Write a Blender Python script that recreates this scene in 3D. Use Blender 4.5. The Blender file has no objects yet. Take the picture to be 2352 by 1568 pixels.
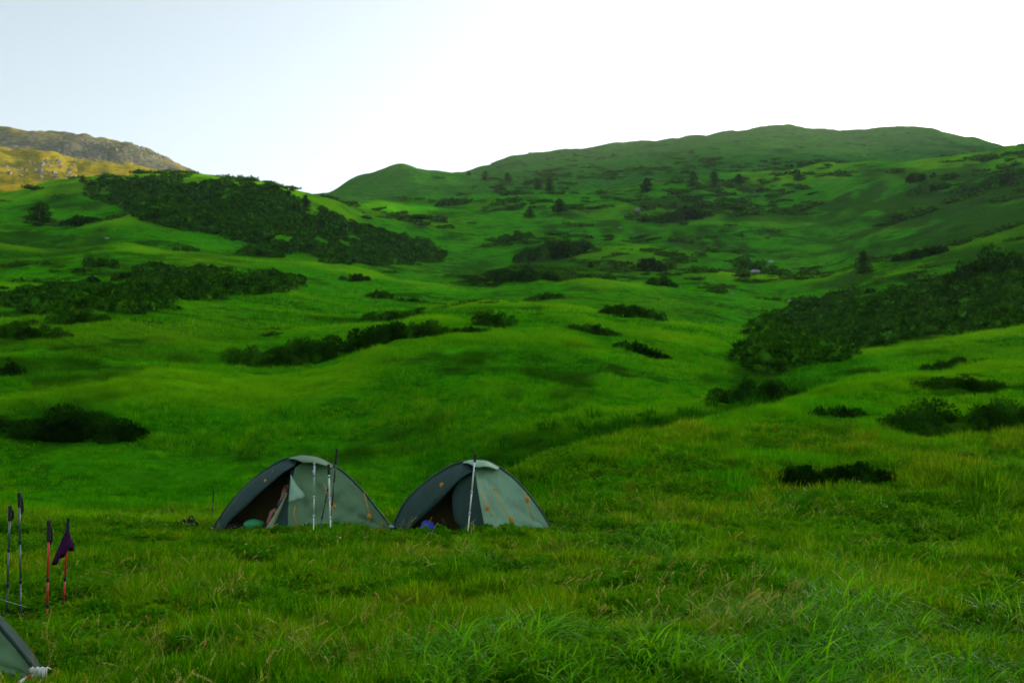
import bpy, bmesh, math, random
import numpy as np
from mathutils import Vector, Matrix

# ------------------------------------------------------------------ camera, sky, sun, exposure
SC = bpy.context.scene
COL = SC.collection
R = math.radians
PITCH = math.atan(176.0 / 2286.7)
CAMZ = 1.7
cam_data = bpy.data.cameras.new('camera')
cam = bpy.data.objects.new('camera', cam_data)
COL.objects.link(cam)
cam.location = (0, 0, CAMZ)
cam.rotation_euler = (math.pi / 2 + PITCH, 0, 0)
cam_data.lens = 35.0
cam_data.sensor_width = 36.0
cam_data.clip_start = 0.05
cam_data.clip_end = 12000
cam_data.dof.use_dof = True
cam_data.dof.focus_distance = 8.0
cam_data.dof.aperture_fstop = 3.2
SC.camera = cam

SUN_EL, SUN_AZ = 15.5, 50.0          # azimuth: degrees to the right of the viewing direction (+Y)
world = bpy.data.worlds.new('World')
SC.world = world
world.use_nodes = True
wn = world.node_tree.nodes
wl = world.node_tree.links
wn.clear()
sky = wn.new('ShaderNodeTexSky')
sky.sky_type = 'NISHITA'
sky.sun_disc = False
sky.sun_elevation = R(SUN_EL)
sky.sun_rotation = R(SUN_AZ)
sky.altitude = 1500
sky.air_density = 1.0
sky.dust_density = 8.0
sky.ozone_density = 1.0
hs = wn.new('ShaderNodeHueSaturation')
hs.inputs['Saturation'].default_value = 0.5
hs.inputs['Hue'].default_value = 0.48
wl.new(sky.outputs[0], hs.inputs['Color'])
bg = wn.new('ShaderNodeBackground')
bg.inputs['Strength'].default_value = 0.11
wl.new(hs.outputs[0], bg.inputs['Color'])
wo = wn.new('ShaderNodeOutputWorld')
wl.new(bg.outputs[0], wo.inputs['Surface'])

sun_d = bpy.data.lights.new('sun', 'SUN')
sun_d.energy = 4.0
sun_d.angle = R(0.5)
sun_d.color = (1.0, 0.78, 0.45)
sun = bpy.data.objects.new('sun', sun_d)
COL.objects.link(sun)
_sd = Vector((math.sin(R(SUN_AZ)) * math.cos(R(SUN_EL)), math.cos(R(SUN_AZ)) * math.cos(R(SUN_EL)), math.sin(R(SUN_EL))))
sun.rotation_euler = _sd.to_track_quat('Z', 'Y').to_euler()
sun.location = _sd * 300

SC.view_settings.view_transform = 'Standard'
SC.view_settings.look = 'None'
SC.view_settings.gamma = 1.0
SC.view_settings.use_curve_mapping = False
SC.view_settings.exposure = 1.5
SC.cycles.use_denoising = True
SC.cycles.max_bounces = 6
SC.cycles.diffuse_bounces = 3
SC.cycles.transmission_bounces = 4
SC.cycles.volume_bounces = 0

rng = np.random.default_rng(7)
random.seed(7)

# ------------------------------------------------------------------ helpers: picture <-> place
F = 2286.7
CP, SP = math.cos(PITCH), math.sin(PITCH)

def ray(u, v):
    """direction through photograph point (u, v), scaled so that its forward component is 1"""
    a = (u - 1176.0) / F
    b = (784.0 - v) / F
    fw = CP - b * SP
    return a / fw, (SP + b * CP) / fw      # x per metre forward, z per metre forward

def at(u, v, Y):
    s, t = ray(u, v)
    return Vector((s * Y, Y, CAMZ + t * Y))

def pchip(x, y, xi):
    x = np.asarray(x, float); y = np.asarray(y, float)
    h = np.diff(x); d = np.diff(y) / h
    m = np.zeros_like(y)
    if len(x) == 2:
        m[:] = d[0]
    else:
        w1 = 2 * h[1:] + h[:-1]; w2 = h[1:] + 2 * h[:-1]
        ok = (d[:-1] * d[1:]) > 0
        with np.errstate(divide='ignore', invalid='ignore'):
            mm = (w1 + w2) / (w1 / d[:-1] + w2 / d[1:])
        m[1:-1] = np.where(ok, mm, 0.0)
        m[0] = d[0]; m[-1] = d[-1]
    xi = np.clip(xi, x[0], x[-1])
    k = np.clip(np.searchsorted(x, xi, side='right') - 1, 0, len(x) - 2)
    t = (xi - x[k]) / h[k]
    return (y[k] * (1 + 2 * t) * (1 - t) ** 2 + m[k] * h[k] * t * (1 - t) ** 2
            + y[k + 1] * t * t * (3 - 2 * t) + m[k + 1] * h[k] * t * t * (t - 1))

def vnoise(x, y, seed=0):
    x = np.asarray(x, float); y = np.asarray(y, float)
    xi = np.floor(x).astype(np.int64); yi = np.floor(y).astype(np.int64)
    fx = x - xi; fy = y - yi
    fx = fx * fx * fx * (fx * (fx * 6 - 15) + 10); fy = fy * fy * fy * (fy * (fy * 6 - 15) + 10)
    def hsh(a, b):
        n = (a * 374761393 + b * 668265263 + seed * 1442695041) & 0xFFFFFFFF
        n = ((n ^ (n >> 13)) * 1274126177) & 0xFFFFFFFF
        n = ((n ^ (n >> 16)) * 2246822519) & 0xFFFFFFFF
        return ((n ^ (n >> 15)) & 0xFFFFFF) / float(0x800000) - 1.0
    return ((hsh(xi, yi) * (1 - fx) + hsh(xi + 1, yi) * fx) * (1 - fy)
            + (hsh(xi, yi + 1) * (1 - fx) + hsh(xi + 1, yi + 1) * fx) * fy)

# ------------------------------------------------------------------ helpers: objects and meshes
def tag(o, label=None, cat=None, group=None, kind=None):
    if label: o['label'] = label
    if cat: o['category'] = cat
    if group: o['group'] = group
    if kind: o['kind'] = kind
    return o

def thing(name, label, cat, loc, rz=0.0, group=None):
    o = bpy.data.objects.new(name, None)
    COL.objects.link(o)
    o.location = loc
    o.rotation_euler = (0, 0, rz)
    o.empty_display_size = 0.2
    return tag(o, label, cat, group)

class MB:
    """collects vertices and faces for one mesh"""
    def __init__(self):
        self.v = []; self.f = []
    def add(self, vs, fs):
        b = len(self.v)
        self.v.extend([tuple(p) for p in vs])
        self.f.extend([tuple(i + b for i in f) for f in fs])
    def tube(self, pts, rad, n=8, cap=True):
        pts = [Vector(p) for p in pts]
        if not hasattr(rad, '__len__'): rad = [rad] * len(pts)
        b = len(self.v)
        prev = None
        for i, p in enumerate(pts):
            d = (pts[min(i + 1, len(pts) - 1)] - pts[max(i - 1, 0)])
            d = d.normalized() if d.length > 1e-9 else Vector((0, 0, 1))
            if prev is None:
                a = d.orthogonal().normalized()
            else:
                a = prev - d * prev.dot(d)
                a = a.normalized() if a.length > 1e-6 else d.orthogonal().normalized()
            prev = a
            c = d.cross(a)
            for k in range(n):
                an = 2 * math.pi * k / n
                self.v.append(tuple(p + (a * math.cos(an) + c * math.sin(an)) * rad[i]))
        for i in range(len(pts) - 1):
            for k in range(n):
                k2 = (k + 1) % n
                self.f.append((b + i * n + k, b + i * n + k2, b + (i + 1) * n + k2, b + (i + 1) * n + k))
        if cap:
            self.f.append(tuple(b + k for k in reversed(range(n))))
            self.f.append(tuple(b + (len(pts) - 1) * n + k for k in range(n)))
    def ball(self, c, r, sub=2, sq=(1, 1, 1), rough=0.0, seed=0):
        bm = bmesh.new()
        bmesh.ops.create_icosphere(bm, subdivisions=sub, radius=1.0)
        rr = random.Random(seed)
        ph = [rr.uniform(0, 6) for _ in range(6)]
        vs = []
        for v in bm.verts:
            p = v.co
            k = 1 + rough * (math.sin(3.1 * p.x + ph[0]) + math.sin(4.3 * p.y + ph[1]) + math.sin(3.7 * p.z + ph[2]) + math.sin(7 * p.x * p.y + ph[3])) * 0.5
            vs.append((c[0] + p.x * r * sq[0] * k, c[1] + p.y * r * sq[1] * k, c[2] + p.z * r * sq[2] * k))
        bm.verts.index_update()
        fs = [tuple(v.index for v in f.verts) for f in bm.faces]
        bm.free()
        self.add(vs, fs)
    def sheet(self, rows):
        """rows: list of equally long lists of points -> quads"""
        b = len(self.v); n = len(rows[0])
        for r in rows:
            self.v.extend([tuple(p) for p in r])
        for i in range(len(rows) - 1):
            for k in range(n - 1):
                self.f.append((b + i * n + k, b + i * n + k + 1, b + (i + 1) * n + k + 1, b + (i + 1) * n + k))
    def mesh(self, name, mat, smooth=True):
        me = bpy.data.meshes.new(name)
        me.from_pydata(self.v, [], self.f)
        if mat: me.materials.append(mat)
        if smooth:
            me.polygons.foreach_set('use_smooth', np.ones(len(me.polygons), bool))
        me.update()
        return me
    def build(self, name, mat, parent=None, smooth=True, thick=0.0):
        o = bpy.data.objects.new(name, self.mesh(name, mat, smooth))
        COL.objects.link(o)
        if parent: o.parent = parent
        if thick:
            md = o.modifiers.new('cloth', 'SOLIDIFY'); md.thickness = thick; md.offset = 0
        return o

def np_mesh(name, V, T, mat, smooth=False):
    """fast mesh from numpy vertices and triangles / quads"""
    me = bpy.data.meshes.new(name)
    V = np.asarray(V, np.float32); T = np.asarray(T, np.int32)
    n = T.shape[1]
    me.vertices.add(len(V)); me.vertices.foreach_set('co', V.ravel())
    me.loops.add(T.size); me.loops.foreach_set('vertex_index', T.ravel())
    me.polygons.add(len(T)); me.polygons.foreach_set('loop_start', np.arange(0, T.size, n, dtype=np.int32))
    if smooth: me.polygons.foreach_set('use_smooth', np.ones(len(T), bool))
    if mat: me.materials.append(mat)
    me.update(calc_edges=True)
    if mat and mat.get('needled'):      # each shoot and each clump of shoots has its own lightness
        gq = np.random.default_rng(len(V))
        sh = gq.uniform(0.55, 1.5, len(V) // 20 + 1)[np.arange(len(V)) // 20]
        sc = max(float(np.ptp(V[:, 0])) / 9.0, 0.05)
        cl = 1.0 + 0.55 * vnoise(V[:, 0] / sc, V[:, 1] / sc, 151) + 0.25 * vnoise(V[:, 0] / sc * 3, V[:, 2] / sc * 3, 152)
        a = me.attributes.new('tone', 'FLOAT', 'POINT'); a.data.foreach_set('value', (sh * cl).astype(np.float32))
    return me

def link(name, me, parent=None):
    o = bpy.data.objects.new(name, me)
    COL.objects.link(o)
    if parent: o.parent = parent
    return o

# ------------------------------------------------------------------ helpers: materials
def new_mat(name):
    m = bpy.data.materials.new(name)
    m.use_nodes = True
    nt = m.node_tree
    return m, nt, nt.nodes['Principled BSDF'], nt.nodes['Material Output']

def nnode(nt, t, **kw):
    n = nt.nodes.new(t)
    for k, v in kw.items():
        if k.startswith('i_'):
            n.inputs[k[2:].replace('_', ' ')].default_value = v
        else:
            setattr(n, k, v)
    return n

def noise(nt, scale, detail=3, rough=0.55, vec=None, stretch=None):
    n = nnode(nt, 'ShaderNodeTexNoise')
    n.inputs['Scale'].default_value = scale
    n.inputs['Detail'].default_value = detail
    n.inputs['Roughness'].default_value = rough
    if vec is None:
        vec = nnode(nt, 'ShaderNodeNewGeometry').outputs['Position']
    if stretch:
        mp = nnode(nt, 'ShaderNodeVectorMath', operation='MULTIPLY')
        mp.inputs[1].default_value = stretch
        nt.links.new(vec, mp.inputs[0]); vec = mp.outputs[0]
    nt.links.new(vec, n.inputs['Vector'])
    return n.outputs['Fac']

def ramp(nt, fac, stops):
    r = nnode(nt, 'ShaderNodeValToRGB')
    el = r.color_ramp.elements
    while len(el) < len(stops): el.new(0.5)
    for e, (p, c) in zip(el, stops):
        e.position = p
        e.color = (c[0], c[1], c[2], 1) if hasattr(c, '__len__') else (c, c, c, 1)
    nt.links.new(fac, r.inputs[0])
    return r.outputs[0]

def mix(nt, fac, a, b, mode='MIX'):
    m = nnode(nt, 'ShaderNodeMix', data_type='RGBA', blend_type=mode)
    for s, val in ((m.inputs[0], fac), (m.inputs[6], a), (m.inputs[7], b)):
        if hasattr(val, 'is_linked') or hasattr(val, 'links'):
            nt.links.new(val, s)
        elif hasattr(val, '__len__'):
            s.default_value = (val[0], val[1], val[2], 1)
        else:
            s.default_value = val
    return m.outputs[2]

def simple(name, col, rough=0.6, metal=0.0, var=0.12, scale=30, spec=0.5):
    """plain surface with a little procedural unevenness in its colour and relief"""
    m, nt, p, _ = new_mat(name)
    n = noise(nt, scale, 3, vec=nnode(nt, 'ShaderNodeTexCoord').outputs['Object'])
    c = ramp(nt, n, [(0.3, [x * (1 - var) for x in col]), (0.7, [min(1, x * (1 + var)) for x in col])])
    nt.links.new(c, p.inputs['Base Color'])
    p.inputs['Roughness'].default_value = rough
    p.inputs['Metallic'].default_value = metal
    p.inputs['Specular IOR Level'].default_value = spec
    return m

# ------------------------------------------------------------------ the terrain
# Each row is one line of the land (a lip, a dip, a crest) from near to far: (u, v, distance).
LAND = [
 [(-500,1568,6.2),(0,1575,6.2),(600,1575,6.2),(1200,1568,6.2),(1700,1555,6.2),(2352,1545,6.3),(2800,1540,6.3)],
 [(-500,1405,9),(0,1405,9),(600,1400,9),(1200,1392,9),(1800,1385,9),(2352,1375,9),(2800,1365,9)],
 [(-500,1290,12),(0,1292,12),(600,1298,12),(1200,1296,12),(1800,1290,12),(2352,1285,12),(2800,1270,12)],
 [(-500,1215,15.2),(0,1218,15.2),(300,1222,15.2),(600,1226,15.2),(1200,1226,15.2),(1500,1215,15.2),(1800,1207,15.2),(2352,1195,15.2),(2800,1180,15.2)],
 [(-500,1195,17.5),(0,1203,17.5),(300,1207,17.5),(600,1206,17.5),(1000,1202,17.5),(1150,1196,17.5),(1250,1170,17.5),(1400,1150,17.5),(1600,1130,17.5),(1850,1118,17.5),(2100,1108,17.5),(2352,1085,17.5),(2800,1060,17.5)],
 [(-500,1198,21),(0,1195,21),(300,1200,21),(600,1200,21),(850,1198,21),(1000,1185,20.5),(1100,1140,20),(1180,1092,19.6),(1340,1022,21),(1500,990,22.5),(1660,958,24.5),(1850,917,27),(2000,893,28.5),(2200,862,31),(2352,842,33),(2800,790,37)],
 [(-500,1130,27),(0,1140,27),(300,1150,27),(600,1158,27),(850,1168,27),(1000,1182,26.5),(1100,1195,26),(1180,1190,26),(1340,1130,27),(1500,1085,29),(1660,1035,31.5),(1850,955,34.5),(2000,905,36),(2200,866,38.5),(2352,840,41),(2800,775,46)],
 [(-500,980,34),(0,1000,34),(300,1020,34),(600,1040,34),(850,1055,33.5),(1000,1055,32.5),(1100,1045,32),(1180,1035,31.5),(1340,990,32),(1500,965,34.5),(1660,925,38),(1750,900,40),(1850,880,42),(2000,845,42.5),(2200,815,46),(2352,790,49),(2800,700,56)],
 [(-500,840,43),(0,858,43),(300,865,43),(600,872,43),(850,878,42),(1000,880,40.5),(1100,878,40),(1340,875,42),(1500,870,45),(1660,850,49),(1750,838,53),(1850,824,58),(2000,797,55),(2200,760,58),(2352,735,60),(2800,640,68)],
 [(-500,740,58),(0,756,58),(300,752,58),(600,768,58),(800,760,57),(1000,752,55),(1250,752,55),(1400,757,57),(1550,764,60),(1700,770,64),(1790,775,67),(1850,806,70),(1900,812,69),(2000,803,66),(2200,768,69),(2352,738,71),(2800,600,82)],
 [(-500,680,80),(0,700,80),(300,695,80),(600,702,80),(800,714,78),(900,712,77),(1000,698,76),(1120,686,76),(1250,690,76),(1400,708,76),(1550,726,77),(1700,741,79),(1790,750,81),(1850,800,84),(1900,790,85),(2000,762,85),(2200,725,87),(2352,695,88),(2800,550,98)],
 [(-500,650,100),(0,660,100),(300,655,100),(600,668,100),(800,704,98),(900,718,96),(1000,722,94),(1120,712,92),(1250,716,92),(1400,734,92),(1550,752,93),(1700,772,95),(1790,778,98),(1850,768,102),(1900,748,104),(2000,715,104),(2200,680,106),(2352,645,108),(2800,500,118)],
 [(-500,560,128),(0,590,130),(300,585,130),(600,600,130),(850,640,130),(1000,660,130),(1120,655,132),(1250,650,132),(1400,655,132),(1600,670,132),(1800,690,134),(1900,680,134),(2000,655,132),(2200,610,132),(2352,570,132),(2800,440,142)],
 [(-500,470,190),(0,500,190),(200,490,190),(400,495,190),(600,520,190),(850,590,195),(1000,610,205),(1100,615,210),(1250,580,215),(1400,580,215),(1600,590,215),(1800,600,215),(1900,595,215),(2000,565,210),(2200,510,205),(2352,470,205),(2800,360,215)],
 [(-500,440,225),(0,455,225),(100,430,225),(200,412,225),(300,405,225),(400,402,225),(480,407,225),(560,422,225),(650,440,230),(755,462,240),(850,500,255),(1000,520,265),(1250,500,270),(1400,500,275),(1600,500,275),(1800,490,275),(2000,460,270),(2200,420,265),(2352,385,260),(2800,310,270)],
 [(-500,475,300),(0,490,300),(200,470,300),(400,455,300),(560,455,300),(650,455,300),(755,452,310),(850,455,320),(1000,445,330),(1100,440,335),(1250,430,340),(1400,425,345),(1600,410,345),(1800,395,345),(2000,375,340),(2100,370,335),(2200,355,330),(2300,345,325),(2352,344,320),(2800,250,340)],
 [(-500,400,520),(0,338,560),(30,345,560),(100,352,560),(200,365,560),(300,385,560),(400,410,560),(500,440,520),(600,465,480),(755,455,430),(800,432,430),(850,410,430),(900,394,430),(950,388,430),(1010,393,430),(1080,399,440),(1130,393,450),(1250,378,460),(1400,365,470),(1600,345,470),(1700,335,470),(1850,342,470),(2000,359,460),(2100,364,440),(2200,362,430),(2300,358,420),(2352,356,420),(2800,210,440)],
 [(-500,440,620),(0,352,640),(100,365,640),(200,378,640),(300,395,640),(400,415,640),(500,450,600),(600,475,560),(755,475,520),(850,440,520),(950,420,520),(1080,412,530),(1130,396,540),(1250,370,550),(1400,353,560),(1600,334,560),(1700,320,560),(1850,322,560),(2000,335,560),(2100,340,540),(2200,350,520),(2352,364,500),(2800,165,540)],
 [(-500,290,850),(0,298,850),(100,302,850),(200,312,850),(280,323,850),(330,340,850),(380,365,850),(420,385,850),(470,410,830),(520,440,800),(600,480,760),(755,500,700),(850,470,680),(950,440,670),(1080,402,670),(1180,375,670),(1330,352,670),(1500,330,670),(1600,321,670),(1700,303,670),(1780,295,670),(1830,295,670),(1900,302,670),(2050,303,670),(2150,311,670),(2230,326,670),(2290,343,670),(2352,372,670),(2800,150,700)],
 [(-500,560,1400),(1176,600,1300),(2800,560,1400)],
 [(-500,900,3500),(1176,900,3500),(2800,900,3500)],
]
NSEG = [5, 22, 30, 34, 30, 22, 26, 24, 28, 30, 26, 18, 22, 34, 36, 30, 20, 26, 18, 24, 6, 3]
PHI = np.unique(np.concatenate([np.linspace(-180, -60, 30), np.linspace(-60, -33, 50), np.linspace(-33, -29, 20), np.linspace(-29, 29, 560), np.linspace(29, 33, 20), np.linspace(33, 90, 70), np.linspace(90, 180, 24)]))
PHI = PHI[np.concatenate([[True], np.diff(PHI) > 1e-6])]
NP_ = len(PHI)

lay_r, lay_e = [], []
for r0, z0 in ((0.5, -1.70), (3.2, -1.69)):
    lay_r.append(np.full(NP_, math.log(r0))); lay_e.append(np.full(NP_, z0 / r0))
for row in LAND:
    ph, lr, ee = [], [], []
    for (u, v, Y) in row:
        s, t = ray(u, v)
        rr = Y * math.hypot(1, s)
        ph.append(math.degrees(math.atan(s))); lr.append(math.log(rr)); ee.append(t * Y / rr)
    near = max(0.0, min(1.0, (math.exp(lr[0]) - 10) / 12.0))
    rm = math.exp(lr[0]); flat0 = flat1 = -1.7 / rm + 0.06 * max(0.0, min(1.0, (rm - 30) / 260)) * (1 if rm < 1000 else 0.25)
    ph = [-181, -140, -100, -62] + ph + [58, 80, 105, 140, 181]
    lr = [lr[0]] * 4 + lr + [lr[-1]] * 5
    ee = [flat0, flat0, 0.5 * (flat0 + ee[0]), ee[0]] + ee + [ee[-1], ee[-1], 0.5 * (flat1 + ee[-1]), flat1, flat1]
    lay_r.append(pchip(ph, lr, PHI)); lay_e.append(pchip(ph, ee, PHI))
K = len(lay_r)
lay_r = np.array(lay_r); lay_e = np.array(lay_e)
kk = np.concatenate([np.linspace(i, i + 1, n, endpoint=False) for i, n in enumerate(NSEG)] + [[K - 1]])
assert len(NSEG) == K - 1, (len(NSEG), K)

def pchip_cols(kq, Yv):
    out = np.empty((len(kq), Yv.shape[1]))
    x = np.arange(Yv.shape[0], dtype=float)
    d = np.diff(Yv, axis=0)
    m = np.zeros_like(Yv)
    ok = d[:-1] * d[1:] > 0
    with np.errstate(divide='ignore', invalid='ignore'):
        mm = 2 * d[:-1] * d[1:] / (d[:-1] + d[1:])
    # a softer tangent than plain pchip keeps crests round
    m[1:-1] = np.where(ok, mm, 0.25 * (d[:-1] + d[1:]))
    m[0] = d[0]; m[-1] = d[-1]
    k = np.clip(np.floor(kq).astype(int), 0, len(x) - 2)
    t = (kq - k)[:, None]
    out = (Yv[k] * (1 + 2 * t) * (1 - t) ** 2 + m[k] * t * (1 - t) ** 2 + Yv[k + 1] * t * t * (3 - 2 * t) + m[k + 1] * t * t * (t - 1))
    return out
GR = np.exp(pchip_cols(kk, lay_r))
GE = pchip_cols(kk, lay_e)
PR = np.radians(PHI)
GX = GR * np.sin(PR)[None, :]
GY = GR * np.cos(PR)[None, :]
GZ = GE * GR + CAMZ
def bump(x, y, r):
    z = np.zeros_like(x)
    w = np.clip((r - 2.5) / 3, 0, 1)
    z += 0.045 * w * vnoise(x / 0.7, y / 0.7, 1) * np.clip(60 / r, 0, 1)
    z += 0.07 * w * vnoise(x / 2.1, y / 2.1, 2)
    w2 = np.clip((r - 19) / 12, 0, 1)
    z += 0.30 * w2 * vnoise(x / 5.3, y / 4.3, 3)
    z += 0.75 * w2 * np.clip(r / 80, 0, 1) * vnoise(x / 13.0 + 3, y / 13.0, 4)
    w3 = np.clip((r - 90) / 80, 0, 1)
    z += 1.9 * w3 * vnoise(x / 29.0, y / 26.0 + 7, 5) + 0.85 * w3 * vnoise(x / 10.0, y / 7.0 + 2, 8)
    w4 = np.clip((r - 280) / 200, 0, 1)
    z += 1.8 * w4 * vnoise(x / 70.0, y / 70.0, 6) + 1.1 * w4 * vnoise(x / 17.0, y / 15.0, 9)
    # rocky far mountain on the left
    wm = np.clip((r - 380) / 100, 0, 1) * np.clip((-x / np.maximum(y, 1) - 0.20) / 0.08, 0, 1) * (y > 0)
    z += wm * (2.4 * vnoise(x / 22.0, y / 30.0, 11) + 1.8 * np.abs(vnoise(x / 9.0, y / 13.0, 12)) - 2.0)
    return z
GZ = GZ + bump(GX, GY, GR)
# regular lookup grid (azimuth x log r)
LRG = np.linspace(math.log(0.6), math.log(3000), 1500)
LOOK = np.empty((NP_, len(LRG)))
for j in range(NP_):
    LOOK[j] = np.interp(LRG, np.log(GR[:, j]), GZ[:, j])
LOOKMAX = np.maximum.accumulate((LOOK - CAMZ) / np.exp(LRG)[None, :], axis=1)

# crest tint: yellower turf on convex lips and knolls, brightened to paint in crest light
def _blur(a, n):
    k = np.ones(2 * n + 1) / (2 * n + 1)
    p = np.pad(a, ((0, 0), (n, n)), mode='edge')
    c = np.cumsum(np.pad(p, ((0, 0), (1, 0))), axis=1)
    return (c[:, 2 * n + 1:] - c[:, :-(2 * n + 1)]) / (2 * n + 1)
_E = LOOK / np.exp(LRG)[None, :]
_st = int(0.10 / (LRG[1] - LRG[0]))
_L = _blur(LOOK, 6)
_q = np.zeros_like(LOOK)
_q[:, _st:-_st] = (_L[:, _st:-_st] - 0.5 * (_L[:, 2 * _st:] + _L[:, :-2 * _st])) / np.exp(LRG)[None, _st:-_st]
CREST_TINT = np.clip((_blur(_q, 6) - 0.0004) / 0.0040, 0, 1)
def _cell(x, y):
    ph = np.degrees(np.arctan2(x, y)); lr = np.log(np.maximum(np.hypot(x, y), 0.61))
    j = np.clip(np.searchsorted(PHI, ph) - 1, 0, NP_ - 2)
    a = np.clip((ph - PHI[j]) / (PHI[j + 1] - PHI[j]), 0, 1)
    q = (lr - LRG[0]) / (LRG[1] - LRG[0])
    i = np.clip(np.floor(q).astype(int), 0, len(LRG) - 2)
    b = np.clip(q - i, 0, 1)
    return j, a, i, b
def ground(x, y):
    x = np.asarray(x, float); y = np.asarray(y, float)
    j, a, i, b = _cell(x, y)
    z = ((LOOK[j, i] * (1 - a) + LOOK[j + 1, i] * a) * (1 - b) + (LOOK[j, i + 1] * (1 - a) + LOOK[j + 1, i + 1] * a) * b)
    return z
def crest_light(x, y):
    j, a, i, b = _cell(np.asarray(x, float), np.asarray(y, float))
    d = (CREST_TINT[j, i] * (1 - a) + CREST_TINT[j + 1, i] * a)
    return np.clip(d * (0.75 + 0.5 * vnoise(x / 4.0, y / 4.0, 77)), 0, 1)
# dark bilberry and heath ground between the bright grass, in patches where the photograph shows them, and shade tinted into the gully bank and slope foot
HEATH_SHADE_SPOTS = [(140,580,330,70,.7),(260,880,330,70,.6),(120,960,260,60,.7),(600,1020,460,70,.5),(1250,610,260,60,.6),(1420,660,220,40,.45),
               (1150,1075,130,45,.85),(1310,1030,140,50,.9),(1500,985,140,50,.9),(1680,930,120,50,.9),(1740,875,70,60,.9),(1330,930,260,50,.45),  # gully far bank: shade laid into the colour along with dark growth
               (2180,500,280,130,.75),(2300,600,160,80,.6),(2050,560,180,70,.6),(1650,470,260,50,.45),(300,470,200,30,.35),(1560,600,120,60,.4),(880,480,160,30,.35),(1000,560,80,30,.2),(80,690,200,30,.45),(2150,940,240,50,.4),(400,700,300,25,.35),(1950,650,200,40,.5)]
def heath_shade_cover(x, y):
    x = np.asarray(x, float); y = np.asarray(y, float)
    z = ground(x, y) - CAMZ
    dep = np.maximum(y * CP + z * SP, 0.5)
    u = 1176 + F * x / dep; v = 784 - F * (-y * SP + z * CP) / dep
    b = np.zeros_like(x)
    for (uc, vc, ru, rv, st) in HEATH_SHADE_SPOTS:
        b = np.maximum(b, st * np.exp(-((u - uc) / ru) ** 2 - ((v - vc) / rv) ** 2))
    r = np.hypot(x, y); far = np.clip((r - 70) / 160, 0, 1)
    n = ((0.50 * vnoise(x / 7, y / 5.5, 141) + 0.42 * vnoise(x / 2.6, y / 2.0, 142) + 0.28 * vnoise(x / 0.9, y / 0.7, 143)) * (1 - far)
         + (0.50 * vnoise(x / 24, y / 20, 144) + 0.45 * vnoise(x / 8.5, y / 7, 145) + 0.30 * vnoise(x / 3.0, y / 2.6, 146)) * far)
    f = np.clip((n + 1.1 * b - 0.28) / 0.40, 0, 1) * np.clip((r - 16) / 10, 0, 1) * (y > 0)
    return f * (1 - 0.6 * crest_light(x, y))
def gz(x, y): return float(ground(np.array([x]), np.array([y]))[0])
def seen(x, y, lift):
    """is a thing of this height on the ground here in sight of the camera"""
    j, a, i, b = _cell(x, y)
    r = np.hypot(x, y)
    return (ground(x, y) + lift - CAMZ) / r >= LOOKMAX[j, np.maximum(i - 2, 0)] - 0.001
def hit(u, v, rmin=4.0):
    """the ground point seen at photograph point (u, v)"""
    s, t = ray(u, v)
    n = math.hypot(1, s)
    rr = np.exp(LRG); rr = rr[rr > rmin]
    x = rr * s / n; y = rr / n
    z = ground(x, y)
    e = (z - CAMZ) / y
    k = np.nonzero(e >= t)[0]
    k = k[0] if len(k) else int(np.argmax(e))
    return Vector((x[k], y[k], z[k]))
def dist_to(u, v): return hit(u, v).y

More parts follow.
